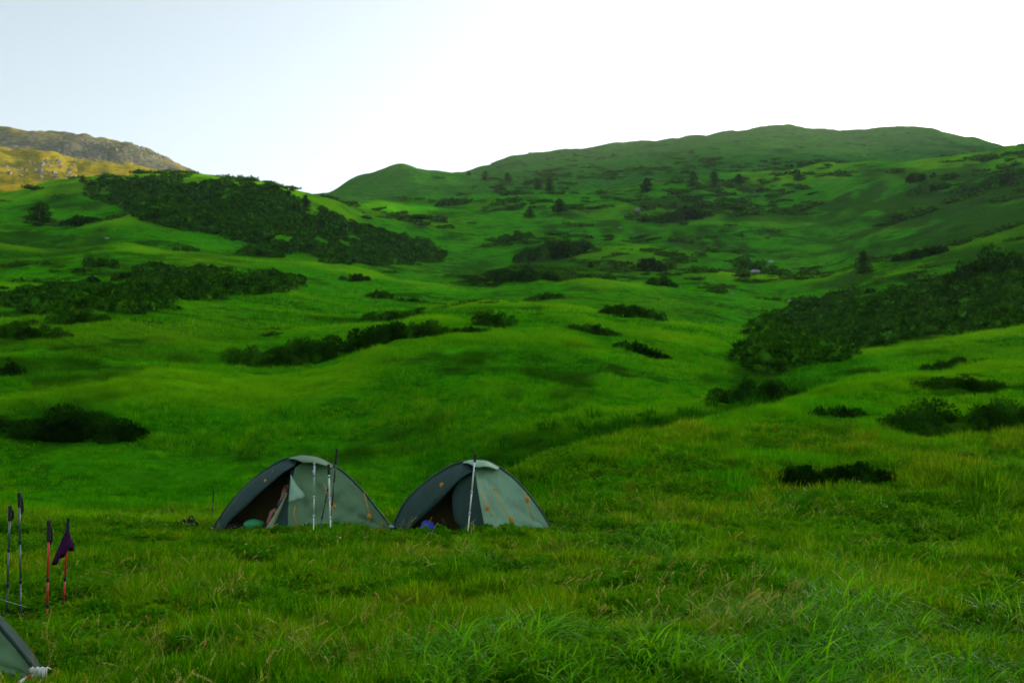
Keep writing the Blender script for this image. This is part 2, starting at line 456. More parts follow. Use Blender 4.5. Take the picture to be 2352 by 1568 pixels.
# ------------------------------------------------------------------ terrain materials and meshes
def mat_grass_ground(name, far):
    m, nt, p, out = new_mat(name)
    big = noise(nt, 0.045 if far else 0.25, 3)
    mid = noise(nt, 0.22 if far else 1.3, 4, 0.6)
    fine = noise(nt, 1.9 if far else 9.0, 4, 0.65, stretch=(1.0, 0.7, 1.6))
    if far:
        c = ramp(nt, mid, [(0.28, (0.018, 0.155, 0.001)), (0.5, (0.044, 0.320, 0.001)), (0.72, (0.090, 0.410, 0.0015))])
        c2 = ramp(nt, fine, [(0.25, (0.009, 0.055, 0.001)), (0.7, (0.060, 0.370, 0.0015))])
        c = mix(nt, 0.6, c, c2)
        dry = ramp(nt, big, [(0.52, 0.0), (0.68, 1.0)])
        c = mix(nt, dry, c, mix(nt, 0.4, c, (0.120, 0.210, 0.004)))
        heath = ramp(nt, noise(nt, 0.11, 5, 0.7, stretch=(0.8, 1.0, 2.2)), [(0.53, 0.0), (0.60, 1.0)])
        c = mix(nt, heath, c, mix(nt, 0.75, c, (0.012, 0.060, 0.002)))
        hz2 = ramp(nt, noise(nt, 0.35, 5, 0.75, stretch=(0.6, 1.2, 2.5)), [(0.53, 0.0), (0.62, 1.0)])
        c = mix(nt, hz2, c, mix(nt, 0.65, c, (0.010, 0.060, 0.002)))
        dra = nnode(nt, 'ShaderNodeAttribute', attribute_name='dry')  # painted brightening of the crests
        c = mix(nt, dra.outputs['Fac'], c, mix(nt, 0.65, c, (0.165, 0.430, 0.002)))  # crest light mixed into the turf colour
        hea = nnode(nt, 'ShaderNodeAttribute', attribute_name='heath')  # heath patches plus the shade tint of gully and slope foot
        c = mix(nt, hea.outputs['Fac'], c, mix(nt, 0.78, c, (0.016, 0.062, 0.002)))  # heath growth together with tinted gully shade
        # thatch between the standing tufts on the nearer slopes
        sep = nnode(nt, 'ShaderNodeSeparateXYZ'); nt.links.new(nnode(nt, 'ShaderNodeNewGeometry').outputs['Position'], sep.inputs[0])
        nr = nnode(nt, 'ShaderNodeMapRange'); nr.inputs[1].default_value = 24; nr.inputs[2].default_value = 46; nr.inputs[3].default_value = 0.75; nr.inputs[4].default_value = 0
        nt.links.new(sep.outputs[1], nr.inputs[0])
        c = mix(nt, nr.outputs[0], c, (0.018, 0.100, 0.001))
    else:
        c = ramp(nt, mid, [(0.3, (0.010, 0.036, 0.001)), (0.55, (0.024, 0.080, 0.002)), (0.75, (0.05, 0.11, 0.004))])
        c2 = ramp(nt, fine, [(0.3, (0.018, 0.040, 0.003)), (0.7, (0.05, 0.13, 0.003))])
        c = mix(nt, 0.55, c, c2)
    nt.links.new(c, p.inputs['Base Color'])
    p.inputs['Roughness'].default_value = 0.9
    p.inputs['Specular IOR Level'].default_value = 0.0
    b = nnode(nt, 'ShaderNodeBump')
    b.inputs['Strength'].default_value = 0.7
    b.inputs['Distance'].default_value = 1.0 if far else 0.08
    nt.links.new(fine, b.inputs['Height'])
    nt.links.new(b.outputs[0], p.inputs['Normal'])
    return m

def mat_far():
    m, nt, p, out = new_mat('far_slopes')
    at_ = nnode(nt, 'ShaderNodeAttribute', attribute_name='rocky')
    n1 = noise(nt, 0.05, 5, 0.65)
    n2 = noise(nt, 0.3, 4, 0.7)
    n3 = noise(nt, 0.022, 4, 0.6)
    green = ramp(nt, n1, [(0.3, (0.016, 0.100, 0.010)), (0.5, (0.028, 0.180, 0.014)), (0.7, (0.052, 0.210, 0.014))])
    green = mix(nt, 0.5, green, ramp(nt, n2, [(0.36, (0.012, 0.055, 0.006)), (0.62, (0.05, 0.180, 0.012))]))
    moss = ramp(nt, n2, [(0.3, (0.040, 0.09, 0.006)), (0.6, (0.30, 0.235, 0.006)), (0.8, (0.42, 0.30, 0.008))])
    vor = nnode(nt, 'ShaderNodeTexVoronoi'); vor.inputs['Scale'].default_value = 0.35
    nt.links.new(nnode(nt, 'ShaderNodeNewGeometry').outputs['Position'], vor.inputs['Vector'])
    rock = ramp(nt, vor.outputs['Distance'], [(0.15, (0.15, 0.15, 0.13)), (0.45, (0.085, 0.09, 0.07)), (0.8, (0.028, 0.05, 0.014))])
    up = nnode(nt, 'ShaderNodeAttribute', attribute_name='scree')
    sc = nnode(nt, 'ShaderNodeMath', operation='MULTIPLY_ADD'); sc.inputs[1].default_value = 1.0; sc.inputs[2].default_value = -0.5
    nt.links.new(up.outputs['Fac'], sc.inputs[0])
    ad = nnode(nt, 'ShaderNodeMath', operation='ADD'); nt.links.new(sc.outputs[0], ad.inputs[0])
    nt.links.new(n1, ad.inputs[1])
    mountain = mix(nt, ramp(nt, ad.outputs[0], [(0.50, 0.0), (0.66, 1.0)]), moss, rock)
    hea = nnode(nt, 'ShaderNodeAttribute', attribute_name='heath')
    green = mix(nt, hea.outputs['Fac'], green, mix(nt, 0.6, green, (0.016, 0.062, 0.004)))
    c = mix(nt, at_.outputs['Fac'], green, mountain)
    nt.links.new(c, p.inputs['Base Color'])
    p.inputs['Roughness'].default_value = 0.95
    p.inputs['Specular IOR Level'].default_value = 0.0
    b = nnode(nt, 'ShaderNodeBump'); b.inputs['Strength'].default_value = 0.8; b.inputs['Distance'].default_value = 1.6
    nt.links.new(n2, b.inputs['Height']); nt.links.new(b.outputs[0], p.inputs['Normal'])
    return m

M_GROUND = mat_grass_ground('meadow_soil', False)
M_HILL = mat_grass_ground('hill_grass', True)
M_FAR = mat_far()

def terrain_piece(name, k0, k1, mat, attrs=False):
    i0 = int(np.argmin(np.abs(kk - k0))); i1 = int(np.argmin(np.abs(kk - k1)))
    X, Y, Z = GX[i0:i1 + 1], GY[i0:i1 + 1], GZ[i0:i1 + 1]
    n, mcol = X.shape
    V = np.stack([X, Y, Z], -1).reshape(-1, 3)
    idx = np.arange(n * mcol).reshape(n, mcol)
    Q = np.stack([idx[:-1, :-1], idx[:-1, 1:], idx[1:, 1:], idx[1:, :-1]], -1).reshape(-1, 4)
    me = np_mesh(name, V, Q[:, ::-1], mat, smooth=True)
    dr = me.attributes.new('dry', 'FLOAT', 'POINT')  # carries the painted brightening of the crests
    dr.data.foreach_set('value', crest_light(X.ravel(), Y.ravel()).astype(np.float32))
    he = me.attributes.new('heath', 'FLOAT', 'POINT')  # heath patches plus the shade tint of gully and slope foot
    he.data.foreach_set('value', heath_shade_cover(X.ravel(), Y.ravel()).astype(np.float32))
    if attrs:
        ph = np.broadcast_to(PHI[None, :], X.shape)
        rocky = np.clip((-11.0 - ph) / 2.0, 0, 1)
        kq = np.broadcast_to(kk[i0:i1 + 1][:, None], X.shape)
        scree = np.where(kq > 19.2, 0.54, 0.20) + 0.35 * vnoise(X / 60, Y / 60, 31)
        for nm, arr in (('rocky', rocky), ('scree', scree)):
            a = me.attributes.new(nm, 'FLOAT', 'POINT')
            a.data.foreach_set('value', arr.astype(np.float32).ravel())
    o = link(name, me)
    return tag(o, kind='structure')
meadow = terrain_piece('meadow', 0, 6.5, M_GROUND)
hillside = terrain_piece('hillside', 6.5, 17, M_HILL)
far_hills = terrain_piece('far_hills', 17, K - 1, M_FAR, True)

# ------------------------------------------------------------------ the air: thin evening haze round the whole valley
hm = bpy.data.materials.new('haze_air'); hm.use_nodes = True
hn = hm.node_tree; hn.nodes.clear()
ho = hn.nodes.new('ShaderNodeOutputMaterial'); hv = hn.nodes.new('ShaderNodeVolumePrincipled')
hv.inputs['Color'].default_value = (0.78, 0.95, 0.93, 1); hv.inputs['Density'].default_value = 0.00011; hv.inputs['Anisotropy'].default_value = 0.5
hn.links.new(hv.outputs[0], ho.inputs['Volume'])
zlo = float(GZ.min()) - 1.0; zhi = float(GZ.max()) + 12.0; ext = 3650.0
mb = MB()
mb.add([(-ext, -ext, zlo), (ext, -ext, zlo), (ext, ext, zlo), (-ext, ext, zlo), (-ext, -ext, zhi), (ext, -ext, zhi), (ext, ext, zhi), (-ext, ext, zhi)],
       [(0, 3, 2, 1), (4, 5, 6, 7), (0, 1, 5, 4), (1, 2, 6, 5), (2, 3, 7, 6), (3, 0, 4, 7)])
tag(mb.build('haze', hm, smooth=False), 'thin pale evening haze filling the valley air', kind='stuff')

# ------------------------------------------------------------------ foliage
def mat_foliage(name, dark, lightc, rough=0.55, transl=0.15, nscale=1.2):
    m, nt, p, out = new_mat(name)
    oi = nnode(nt, 'ShaderNodeObjectInfo')
    n = noise(nt, nscale, 3)
    a = nnode(nt, 'ShaderNodeMath', operation='MULTIPLY_ADD'); a.inputs[1].default_value = 0.8
    nt.links.new(oi.outputs['Random'], a.inputs[0]); nt.links.new(n, a.inputs[2])
    c = ramp(nt, a.outputs[0], [(0.40, dark), (1.15, lightc)])
    m['needled'] = 1
    ta = nnode(nt, 'ShaderNodeAttribute', attribute_name='tone')
    c = mix(nt, 1.0, c, ta.outputs['Fac'], 'MULTIPLY')
    nt.links.new(c, p.inputs['Base Color'])
    p.inputs['Roughness'].default_value = rough
    p.inputs['Specular IOR Level'].default_value = 0.0
    if transl:
        tr = nnode(nt, 'ShaderNodeBsdfTranslucent'); nt.links.new(c, tr.inputs['Color'])
        mx = nnode(nt, 'ShaderNodeMixShader'); mx.inputs[0].default_value = transl
        nt.links.new(p.outputs[0], mx.inputs[1]); nt.links.new(tr.outputs[0], mx.inputs[2])
        nt.links.new(mx.outputs[0], out.inputs['Surface'])
    return m
M_PINE = mat_foliage('pine_needles', (0.005, 0.028, 0.0015), (0.032, 0.130, 0.003), 0.6, 0.1)
M_JUNI = mat_foliage('juniper_needles', (0.006, 0.032, 0.0015), (0.030, 0.115, 0.004), 0.6, 0.12)
M_SPRUCE = mat_foliage('spruce_needles', (0.016, 0.065, 0.006), (0.045, 0.130, 0.010), 0.6, 0.1)
M_HEATH = mat_foliage('heath_leaves', (0.020, 0.080, 0.003), (0.045, 0.135, 0.004), 0.7, 0.15)
M_BARK = simple('bark', (0.020, 0.016, 0.010), 0.9, scale=8, var=0.3)
M_SCREE = simple('scree_stone', (0.17, 0.165, 0.15), 0.9, scale=1.5, var=0.45, spec=0.1)
M_STONE = simple('pale_stone', (0.26, 0.27, 0.26), 0.9, scale=4, var=0.35, spec=0.2)

def leaves(P, D, ls, wid, k, spread, g):
    """k pointed leaves per shoot: P root points, D directions, ls lengths"""
    n = len(P)
    P = np.repeat(P, k, 0); L = np.repeat(ls, k)
    d = np.repeat(D, k, 0) + spread * g.normal(size=(n * k, 3))
    d /= np.linalg.norm(d, axis=1, keepdims=True)
    s = np.cross(d, g.normal(size=(n * k, 3))); s /= np.linalg.norm(s, axis=1, keepdims=True) + 1e-9
    L = L * g.uniform(0.7, 1.25, n * k)
    w = (L * wid)[:, None]
    mid = P + d * (L * 0.45)[:, None]
    V = np.stack([P, mid + s * w, P + d * L[:, None], mid - s * w], 1).reshape(-1, 3)
    b = np.arange(n * k) * 4
    T = np.concatenate([np.stack([b, b + 1, b + 2], 1), np.stack([b, b + 2, b + 3], 1)])
    return V, T

def dome_core(c, rx, ry, h, g, nu=9, nv=4):
    V = []; T = []
    for i in range(nv):
        a = i / (nv - 1) * math.pi / 2
        for j in range(nu):
            t = 2 * math.pi * j / nu
            q = 1 + 0.15 * g.normal()
            V.append((c[0] + rx * math.cos(a) * math.cos(t) * q, c[1] + ry * math.cos(a) * math.sin(t) * q, c[2] + h * math.sin(a) * q))
    for i in range(nv - 1):
        for j in range(nu):
            a, b = i * nu + j, i * nu + (j + 1) % nu
            T += [(a, b, b + nu), (a, b + nu, a + nu)]
    return np.array(V), np.array(T)

def shrub_arrays(lumps, ls, dens, g, k=5, wid=0.13, spread=0.45, up=0.6, core=0.82):
    """lumps: (x, y, z, rx, ry, h)"""
    VV, TT, off = [], [], 0
    for (cx, cy, cz, rx, ry, h) in lumps:
        n = int(dens * 2.2 * (rx * ry + (rx + ry) * h) / (ls * ls)) + 6
        t = g.uniform(0, 2 * math.pi, n); sa = g.uniform(0.0, 1.0, n) ** 0.9
        ca = np.sqrt(1 - sa ** 2)
        nrm = np.stack([ca * np.cos(t), ca * np.sin(t), sa], 1)
        q = g.uniform(0.72, 1.0, n)[:, None]
        P = np.array([cx, cy, cz]) + nrm * np.array([rx, ry, h]) * q
        D = nrm * np.array([1, 1, 0.7]) + np.array([0, 0, up])
        D /= np.linalg.norm(D, axis=1, keepdims=True)
        L = ls * g.uniform(0.7, 1.3, n)
        V, T = leaves(P - D * (L * 0.3)[:, None], D, L, wid, k, spread, g)
        VV.append(V); TT.append(T + off); off += len(V)
        if core:
            V, T = dome_core((cx, cy, cz - 0.05), rx * core, ry * core, h * core, g)
            VV.append(V); TT.append(T + off); off += len(V)
    return np.concatenate(VV), np.concatenate(TT)

# unlinked sources for the instanced stuff
SRC = {}
def source_collection(name, meshes):
    c = bpy.data.collections.new(name)
    for i, me in enumerate(meshes):
        o = bpy.data.objects.new('%s_%02d' % (name, i), me)
        c.objects.link(o)
    return c

def scatter(name, P, rot, scl, idx, coll, kind='stuff'):
    me = bpy.data.meshes.new(name)
    n = len(P)
    me.vertices.add(n); me.vertices.foreach_set('co', np.asarray(P, np.float32).ravel())
    for nm, arr in (('rot', rot), ('scl', scl)):
        a = me.attributes.new(nm, 'FLOAT_VECTOR', 'POINT'); a.data.foreach_set('vector', np.asarray(arr, np.float32).ravel())
    a = me.attributes.new('dry', 'FLOAT', 'POINT'); PP = np.asarray(P, float); a.data.foreach_set('value', crest_light(PP[:, 0], PP[:, 1]).astype(np.float32))  # same painted crest brightening, per tuft
    a = me.attributes.new('heath', 'FLOAT', 'POINT'); a.data.foreach_set('value', heath_shade_cover(PP[:, 0], PP[:, 1]).astype(np.float32))  # heath and tinted shade, per tuft
    a = me.attributes.new('idx', 'INT', 'POINT'); a.data.foreach_set('value', np.asarray(idx, np.int32))
    o = link(name, me)
    ng = bpy.data.node_groups.new(name, 'GeometryNodeTree')
    ng.interface.new_socket('Geometry', in_out='INPUT', socket_type='NodeSocketGeometry')
    ng.interface.new_socket('Geometry', in_out='OUTPUT', socket_type='NodeSocketGeometry')
    gi = ng.nodes.new('NodeGroupInput'); go = ng.nodes.new('NodeGroupOutput')
    ci = ng.nodes.new('GeometryNodeCollectionInfo')
    ci.inputs['Collection'].default_value = coll
    ci.inputs['Separate Children'].default_value = True
    ci.inputs['Reset Children'].default_value = True
    ip = ng.nodes.new('GeometryNodeInstanceOnPoints')
    ip.inputs['Pick Instance'].default_value = True
    def named(nm, t):
        q = ng.nodes.new('GeometryNodeInputNamedAttribute'); q.data_type = t
        q.inputs['Name'].default_value = nm
        return q.outputs['Attribute']
    ng.links.new(gi.outputs[0], ip.inputs['Points'])
    ng.links.new(ci.outputs[0], ip.inputs['Instance'])
    ng.links.new(named('idx', 'INT'), ip.inputs['Instance Index'])
    ng.links.new(named('rot', 'FLOAT_VECTOR'), ip.inputs['Rotation'])
    ng.links.new(named('scl', 'FLOAT_VECTOR'), ip.inputs['Scale'])
    ng.links.new(ip.outputs[0], go.inputs[0])
    md = o.modifiers.new('scatter', 'NODES'); md.node_group = ng
    return tag(o, kind=kind)

def project(x, y, z):
    """place -> photograph coordinates"""
    zz = z - CAMZ
    dep = y * CP + zz * SP
    up = -y * SP + zz * CP
    return 1176 + F * x / dep, 784 - F * up / dep

def in_poly(u, v, poly):
    r = np.zeros(len(u), bool)
    n = len(poly)
    for i in range(n):
        x1, y1 = poly[i]; x2, y2 = poly[(i + 1) % n]
        c = ((y1 > v) != (y2 > v)) & (u < (x2 - x1) * (v - y1) / (y2 - y1 + 1e-12) + x1)
        r ^= c
    return r

def polar_points(n, r0, r1, ph0, ph1, g, power=2.0):
    """random ground points; power 2 = even by area, lower = denser near the camera"""
    q = g.uniform(0, 1, n)
    if abs(power) < 1e-6: r = r0 * (r1 / r0) ** q
    else: r = (r0 ** power + q * (r1 ** power - r0 ** power)) ** (1 / power)
    ph = np.radians(g.uniform(ph0, ph1, n))
    x, y = r * np.sin(ph), r * np.cos(ph)
    return x, y, ground(x, y), r

# ---- bushes used for the thickets
bush_meshes = []
for i in range(5):
    g = np.random.default_rng(100 + i)
    lumps = []
    for j in range(5):
        a = g.uniform(0, 6.28); d = g.uniform(0, 0.55)
        lumps.append((d * math.cos(a), d * math.sin(a), 0, g.uniform(0.35, 0.55), g.uniform(0.35, 0.55), g.uniform(0.55, 0.95)))
    V, T = shrub_arrays(lumps, 0.24, 0.55, g, k=5, wid=0.14, up=0.9)
    bush_meshes.append(np_mesh('pine_bush', V, T, M_PINE))
C_BUSH = source_collection('pine_bush', bush_meshes)
heath_meshes = []
for i in range(5):
    g = np.random.default_rng(200 + i)
    lumps = []
    for j in range(6):
        lumps.append((g.uniform(-1.0, 1.0), g.uniform(-0.4, 0.4), 0, g.uniform(0.3, 0.6), g.uniform(0.25, 0.4), g.uniform(0.16, 0.36)))
    V, T = shrub_arrays(lumps, 0.22, 0.5, g, k=4, wid=0.2, up=0.5)
    heath_meshes.append(np_mesh('heath_bush', V, T, M_HEATH))
C_HEATH = source_collection('heath_bush', heath_meshes)

def thicket(name, label, polys, r0, r1, ph0, ph1, n, size, g):
    x, y, z, r = polar_points(n, r0, r1, ph0, ph1, g)
    u, v = project(x, y, z)
    f_ = vnoise(x / 5.0, y / 6.0, 88) + 0.6 * vnoise(x / 2.0, y / 2.5, 89)
    u = u + g.normal(0, 15, n) + 22 * vnoise(x / 4, y / 4, 90); v = v + g.normal(0, 5, n) + 9 * vnoise(x / 5, y / 5, 92)
    keep = np.zeros(n, bool)
    for p in polys: keep |= in_poly(u, v, p)
    keep &= seen(x, y, 1.5) & (f_ > -0.52)
    x, y, z = x[keep], y[keep], z[keep]
    m = len(x)
    f_ = np.clip(f_[keep], -0.5, 0.7)
    s = (1 + 0.6 * f_) * size * g.uniform(0.5, 1.35, m)
    scl = np.stack([s * 1.1, s * 1.1, s * g.uniform(0.5, 1.0, m)], 1)
    rot = np.stack([g.normal(0, 0.12, m), g.normal(0, 0.12, m), g.uniform(0, 6.28, m)], 1)
    o = scatter(name, np.stack([x, y, z - 0.08], 1), rot, scl, g.integers(0, 5, m), C_BUSH)
    tag(o, label)
    return o
g3 = np.random.default_rng(33)
thicket('dwarf_pine_thicket', 'broad dark belt of dwarf pine running down the left hill',
        [[(215,440),(260,425),(420,418),(520,425),(625,440),(645,462),(735,492),(755,512),(850,528),(920,550),(992,582),(985,602),(930,596),(850,602),(760,585),(700,572),(560,545),(480,532),(400,508),(340,492),(300,470),(235,462)]],
        90, 240, -24, -4, 46000, 1.1, g3)
thicket('dwarf_pine_thicket', 'wide dark dwarf pine thicket on the right slope above the gully',
        [[(1795,750),(1830,712),(1880,690),(2000,672),(2150,660),(2230,640),(2352,650),(2500,650),(2500,720),(2352,735),(2250,752),(2100,772),(1960,802),(1850,832),(1760,860),(1730,840),(1745,800)]],
        44, 170, 13, 34, 40000, 0.95, g3)
thicket('dwarf_pine_thicket', 'long dark band of dwarf pine low on the left slope',
        [[(300,640),(360,622),(430,626),(560,620),(650,632),(668,655),(620,672),(520,682),(400,672),(300,668)],
         [(15,690),(60,660),(200,662),(330,672),(410,690),(380,706),(250,712),(150,706),(90,715),(20,710)]],
        55, 150, -30, -11, 22000, 0.85, g3)

# ---- low heath mats scattered over the slopes
def heath(n, r0, r1, thr, size, ph0=-29.5, ph1=29.5, seed=5):
    g = np.random.default_rng(seed)
    x, y, z, r = polar_points(n, r0, r1, ph0, ph1, g, 1.0)
    f = vnoise(x / 26, y / 20, 41) + 0.6 * vnoise(x / 9, y / 7, 42)
    keep = (f > thr) & seen(x, y, 0.5)
    x, y, z, r = x[keep], y[keep], z[keep], r[keep]
    m = len(x)
    s = size * g.uniform(0.4, 1.4, m) * np.clip(r / 120, 0.5, 2.2)
    rot = np.stack([g.normal(0, 0.06, m), g.normal(0, 0.06, m), g.normal(0, 0.35, m)], 1)
    scl = np.stack([s * g.uniform(0.8, 1.7, m), s, s * g.uniform(0.6, 1.1, m)], 1)
    return np.stack([x, y, z - 0.06], 1), rot, scl, g.integers(0, 5, m)
a = heath(2600, 60, 340, 0.25, 1.0, seed=5); b = heath(1700, 150, 420, 0.0, 0.9, -1, 29.5, seed=6); c = heath(1300, 330, 720, 0.12, 0.6, -6, 29.5, seed=7)
o = scatter('heath_scrub', *[np.concatenate(q) for q in zip(a, b, c)], C_HEATH)
tag(o, 'low dark mats of heath scrub scattered over the grassy slopes')

# ---- single shrubs
KEEP = []
def shrub(name, label, cat, u0, u1, vb, vt, hf=0.6, mat=None, group=None, ls_px=5.0, dens=0.8, seed=0, spread=0.45, wid=0.13, up=0.6, tilt=0.0, k=5, stems=False):
    g = np.random.default_rng(1000 + seed + int(u0 * 7 + vb))
    uc = (u0 + u1) / 2
    p = hit(uc, vb - 1)
    q = hit(uc, vt + (vb - vt) * hf)
    Y = p.y
    w = (u1 - u0) / F * Y
    h = max(0.28, (vb - vt) * min(1.0, hf * 1.45) / F * Y)
    dep = min(max(q.y - p.y, 0.45 * w), 0.9 * w + 1.0)
    ls = max(ls_px / F * Y, 0.07)
    w *= 1.12
    n = max(6, int(w / (0.55 * h + 0.25)) * 3)
    n = min(n, 34)
    lumps = []
    for i in range(n):
        for _ in range(20):
            a, b = g.uniform(-1, 1), g.uniform(-1, 1)
            if i < 2: a, b = (-0.95, 0.95)[i], 0.0
            if a * a + b * b < 1: break
        rl = g.uniform(0.45, 0.95) * min(0.5 * w, max(0.17 * w, 0.6 * h))
        x = p.x + a * (w / 2 - rl * 0.85); y = p.y + dep * 0.5 + b * max(dep / 2 - rl * 0.5, 0.1)
        fall = 1 - 0.30 * abs(a) ** 2
        lumps.append((x - p.x, y - p.y, gz(x, y) - p.z - 0.08, rl, rl * 0.8, h * fall * g.uniform(0.6, 1.35)))
    KEEP.append((p.x, p.y + dep * 0.5, w / 2 * 0.95, dep / 2 + 0.25))
    V, T = shrub_arrays(lumps, ls, dens * 1.7, g, k=k, wid=wid, spread=spread, up=up, core=0.6)
    o = thing(name, label, cat, p, group=group) if stems else None
    if stems:
        link('foliage', np_mesh(name, V, T, mat or M_PINE), o)
        for i in range(7):
            mb = MB()
            L = lumps[i % len(lumps)]
            a = g.uniform(-0.6, 0.6)
            mb.tube([(L[0] * 0.6, L[1] * 0.8, L[2] * 0.8 - 0.05), (L[0] * 0.8, L[1] * 0.8, L[2] + L[5] * 0.4), (L[0] + a * 0.2, L[1], L[2] + L[5] * 0.8)], [0.02, 0.014, 0.005], 5)
            mb.build('branch', M_BARK, o)
    else:
        o = link(name, np_mesh(name, V, T, mat or M_PINE))
        o.location = p
        tag(o, label, cat, group)
    return o

GS = 'dwarf pine shrubs dotted over the slopes'
SHRUBS = [
 ('low dwarf pine mat spreading right of the bushy spruce on the left hill', 118, 208, 525, 500, .5),
 ('small dark shrub on the left slope just below the long pine belt', 388, 446, 580, 566, .6),
 ('flat dark dwarf pine strip under the middle of the pine belt', 535, 642, 594, 572, .6),
 ('pair of rounded dark bushes on the left slope above the long pine band', 184, 264, 620, 595, .7),
 ('dark dwarf pine patch below the left end of the long pine band', 92, 236, 748, 714, .5),
 ('dark dwarf pine cut by the left frame edge halfway up the slope', -60, 139, 786, 748, .5),
 ('small dark shrub at the left frame edge above the juniper mat', -40, 36, 872, 828, .6),
 ('olive dark dwarf pine patch on the slope above the left tent', 488, 742, 850, 786, .45),
 ('large dark dwarf pine patch on the brow above the gap between the tents', 660, 928, 826, 762, .5),
 ('dense oval dwarf pine on the brow left of the square clump', 884, 1032, 779, 741, .6),
 ('tall square dwarf pine clump standing out on the grassy knoll', 1084, 1186, 757, 716, .75),
 ('low dark strip of pine joining the oval and the square clumps', 1036, 1132, 766, 750, .6),
 ('ragged flat dwarf pine left of the bright knoll top', 825, 972, 741, 709, .45),
 ('small dark shrub at the foot of the left green slope', 835, 906, 690, 671, .6),
 ('narrow dark strip of scrub leading to the bright knoll', 905, 978, 699, 685, .5),
 ('thin dark shrub alone on the bright left green slope', 778, 846, 649, 633, .6),
 ('long dark bank of dwarf pine beside the valley track', 1184, 1372, 599, 562, .6),
 ('faint dark shrub above the bank of pine by the valley track', 1140, 1226, 560, 533, .5),
 ('low dark shrub on the crest behind the bright knoll', 1203, 1292, 694, 677, .6),
 ('wide ragged dwarf pine on the right part of the grassy brow', 1384, 1540, 741, 707, .55),
 ('flat dwarf pine just below the ragged one on the brow', 1303, 1428, 770, 750, .6),
 ('dark dwarf pine strip alone on the bright slope left of the gully', 1407, 1543, 821, 797, .65),
 ('short dark shrub on the mid valley floor', 1487, 1557, 661, 641, .65),
 ('dark rounded shrub above the short one on the valley floor', 1468, 1532, 629, 589, .5),
 ('faint oval scrub patch high in the valley left of the spruces', 998, 1078, 476, 457, .5),
 ('long low heath patch right of the track end', 1080, 1290, 652, 620, .35),
 ('dark shrub beside the pale stones in the right hollow', 1688, 1766, 629, 603, .6),
 ('dark scrub clump high on the right slope under the crest', 2088, 2155, 421, 399, .6),
 ('second dark scrub clump just below the high one on the right slope', 2094, 2190, 447, 426, .5),
 ('dark pine scrub on the far right crest line', 2240, 2380, 432, 405, .5),
 ('low dark scrub streak on the right slope above the lone spruce', 2080, 2200, 590, 560, .4),
 ('dark scrub strip right of the middle spruces', 1520, 1640, 510, 480, .4),
]
for i, (lb, u0, u1, vb, vt, hf) in enumerate(SHRUBS):
    shrub('dwarf_pine', lb, 'dwarf pine', u0, u1, vb, vt, hf, group=GS, seed=i)
GJ = 'juniper shrubs near the camp'
shrub('juniper', 'sprawling dark juniper mat on the left slope behind the poles', 'juniper', -80, 288, 1022, 925, .30, M_JUNI, GJ, 4.0, 0.5, 51, up=0.9)
shrub('juniper', 'dark juniper hedge along the gully bank behind the near ridge', 'juniper', 1640, 1862, 944, 888, .6, M_JUNI, GJ, 4.5, 0.7, 52, stems=True)
shrub('juniper', 'flat juniper mat high on the bright right slope', 'juniper', 2138, 2312, 848, 820, .5, M_JUNI, GJ, 4.0, 0.6, 53)
shrub('juniper', 'large spreading juniper cut by the right frame edge', 'juniper', 2075, 2470, 1002, 925, .50, M_JUNI, GJ, 6, 0.5, 54, 0.6, 0.10, 0.7, k=6, stems=True)
shrub('juniper', 'spiky low juniper just above the large one at right', 'juniper', 2110, 2330, 906, 866, .45, M_JUNI, GJ, 6, 0.5, 55, 0.6, 0.10, 0.8, k=6, stems=True)
shrub('juniper', 'pale green sprawling juniper in grass left of the large one', 'juniper', 1860, 2010, 962, 930, .5, M_JUNI, GJ, 5, 0.4, 56, 0.6)
shrub('juniper', 'dark juniper on the grassy bank right of the tents doubling as its shaded undercut', 'juniper', 1812, 2070, 1122, 1070, .95, M_PINE, GJ, 5, 1.2, 57, 0.4, stems=True)  # dense dark foliage stands for the shade under the bank
shrub('juniper', 'tiny dark juniper on the lip of the near ridge', 'juniper', 1332, 1424, 1018, 997, .6, M_JUNI, GJ, 4, 0.7, 58)
shrub('juniper', 'dark tangled juniper on the far right slope below the thicket', 'juniper', 2215, 2420, 655, 575, .75, M_PINE, GJ, 6, 0.7, 59, up=0.9)

# ---- spruces
spruce_src = []
for i in range(3):
    g = np.random.default_rng(300 + i)
    P, D, L = [], [], []
    tiers = 13
    for t in range(tiers):
        zt = 0.10 + 0.86 * (t / tiers) ** 0.95
        rad = (0.30 if i < 2 else 0.40) * (1 - zt) ** (0.8 if i < 2 else 0.6) + 0.02
        nb = 9
        for bnum in range(nb):
            a = g.uniform(0, 6.28); rr = rad * g.uniform(0.65, 1.15)
            m = max(2, int(rr / 0.045))
            for s in range(m):
                f = (s + 0.5) / m
                P.append((rr * f * math.cos(a), rr * f * math.sin(a), zt - 0.25 * rr * f + 0.12 * rr * f * f + g.normal(0, 0.008)))
                D.append((math.cos(a), math.sin(a), -0.1 + 0.3 * f)); L.append(0.075 * (1.15 - 0.4 * f))
    for s in range(8):
        P.append((0, 0, 0.92 + 0.01 * s)); D.append((0, 0, 1)); L.append(0.04)
    V, T = leaves(np.array(P), np.array(D, float), np.array(L), 0.16, 5, 0.5, g)
    crown = np_mesh('crown', V, T, M_SPRUCE)
    mb = MB(); mb.tube([(0, 0, -0.04), (0.004, 0, 0.4), (0, 0, 0.95)], [0.022, 0.013, 0.002], 6)
    spruce_src.append((crown, mb.mesh('trunk', M_BARK)))
GT = 'lone spruces on the slopes'
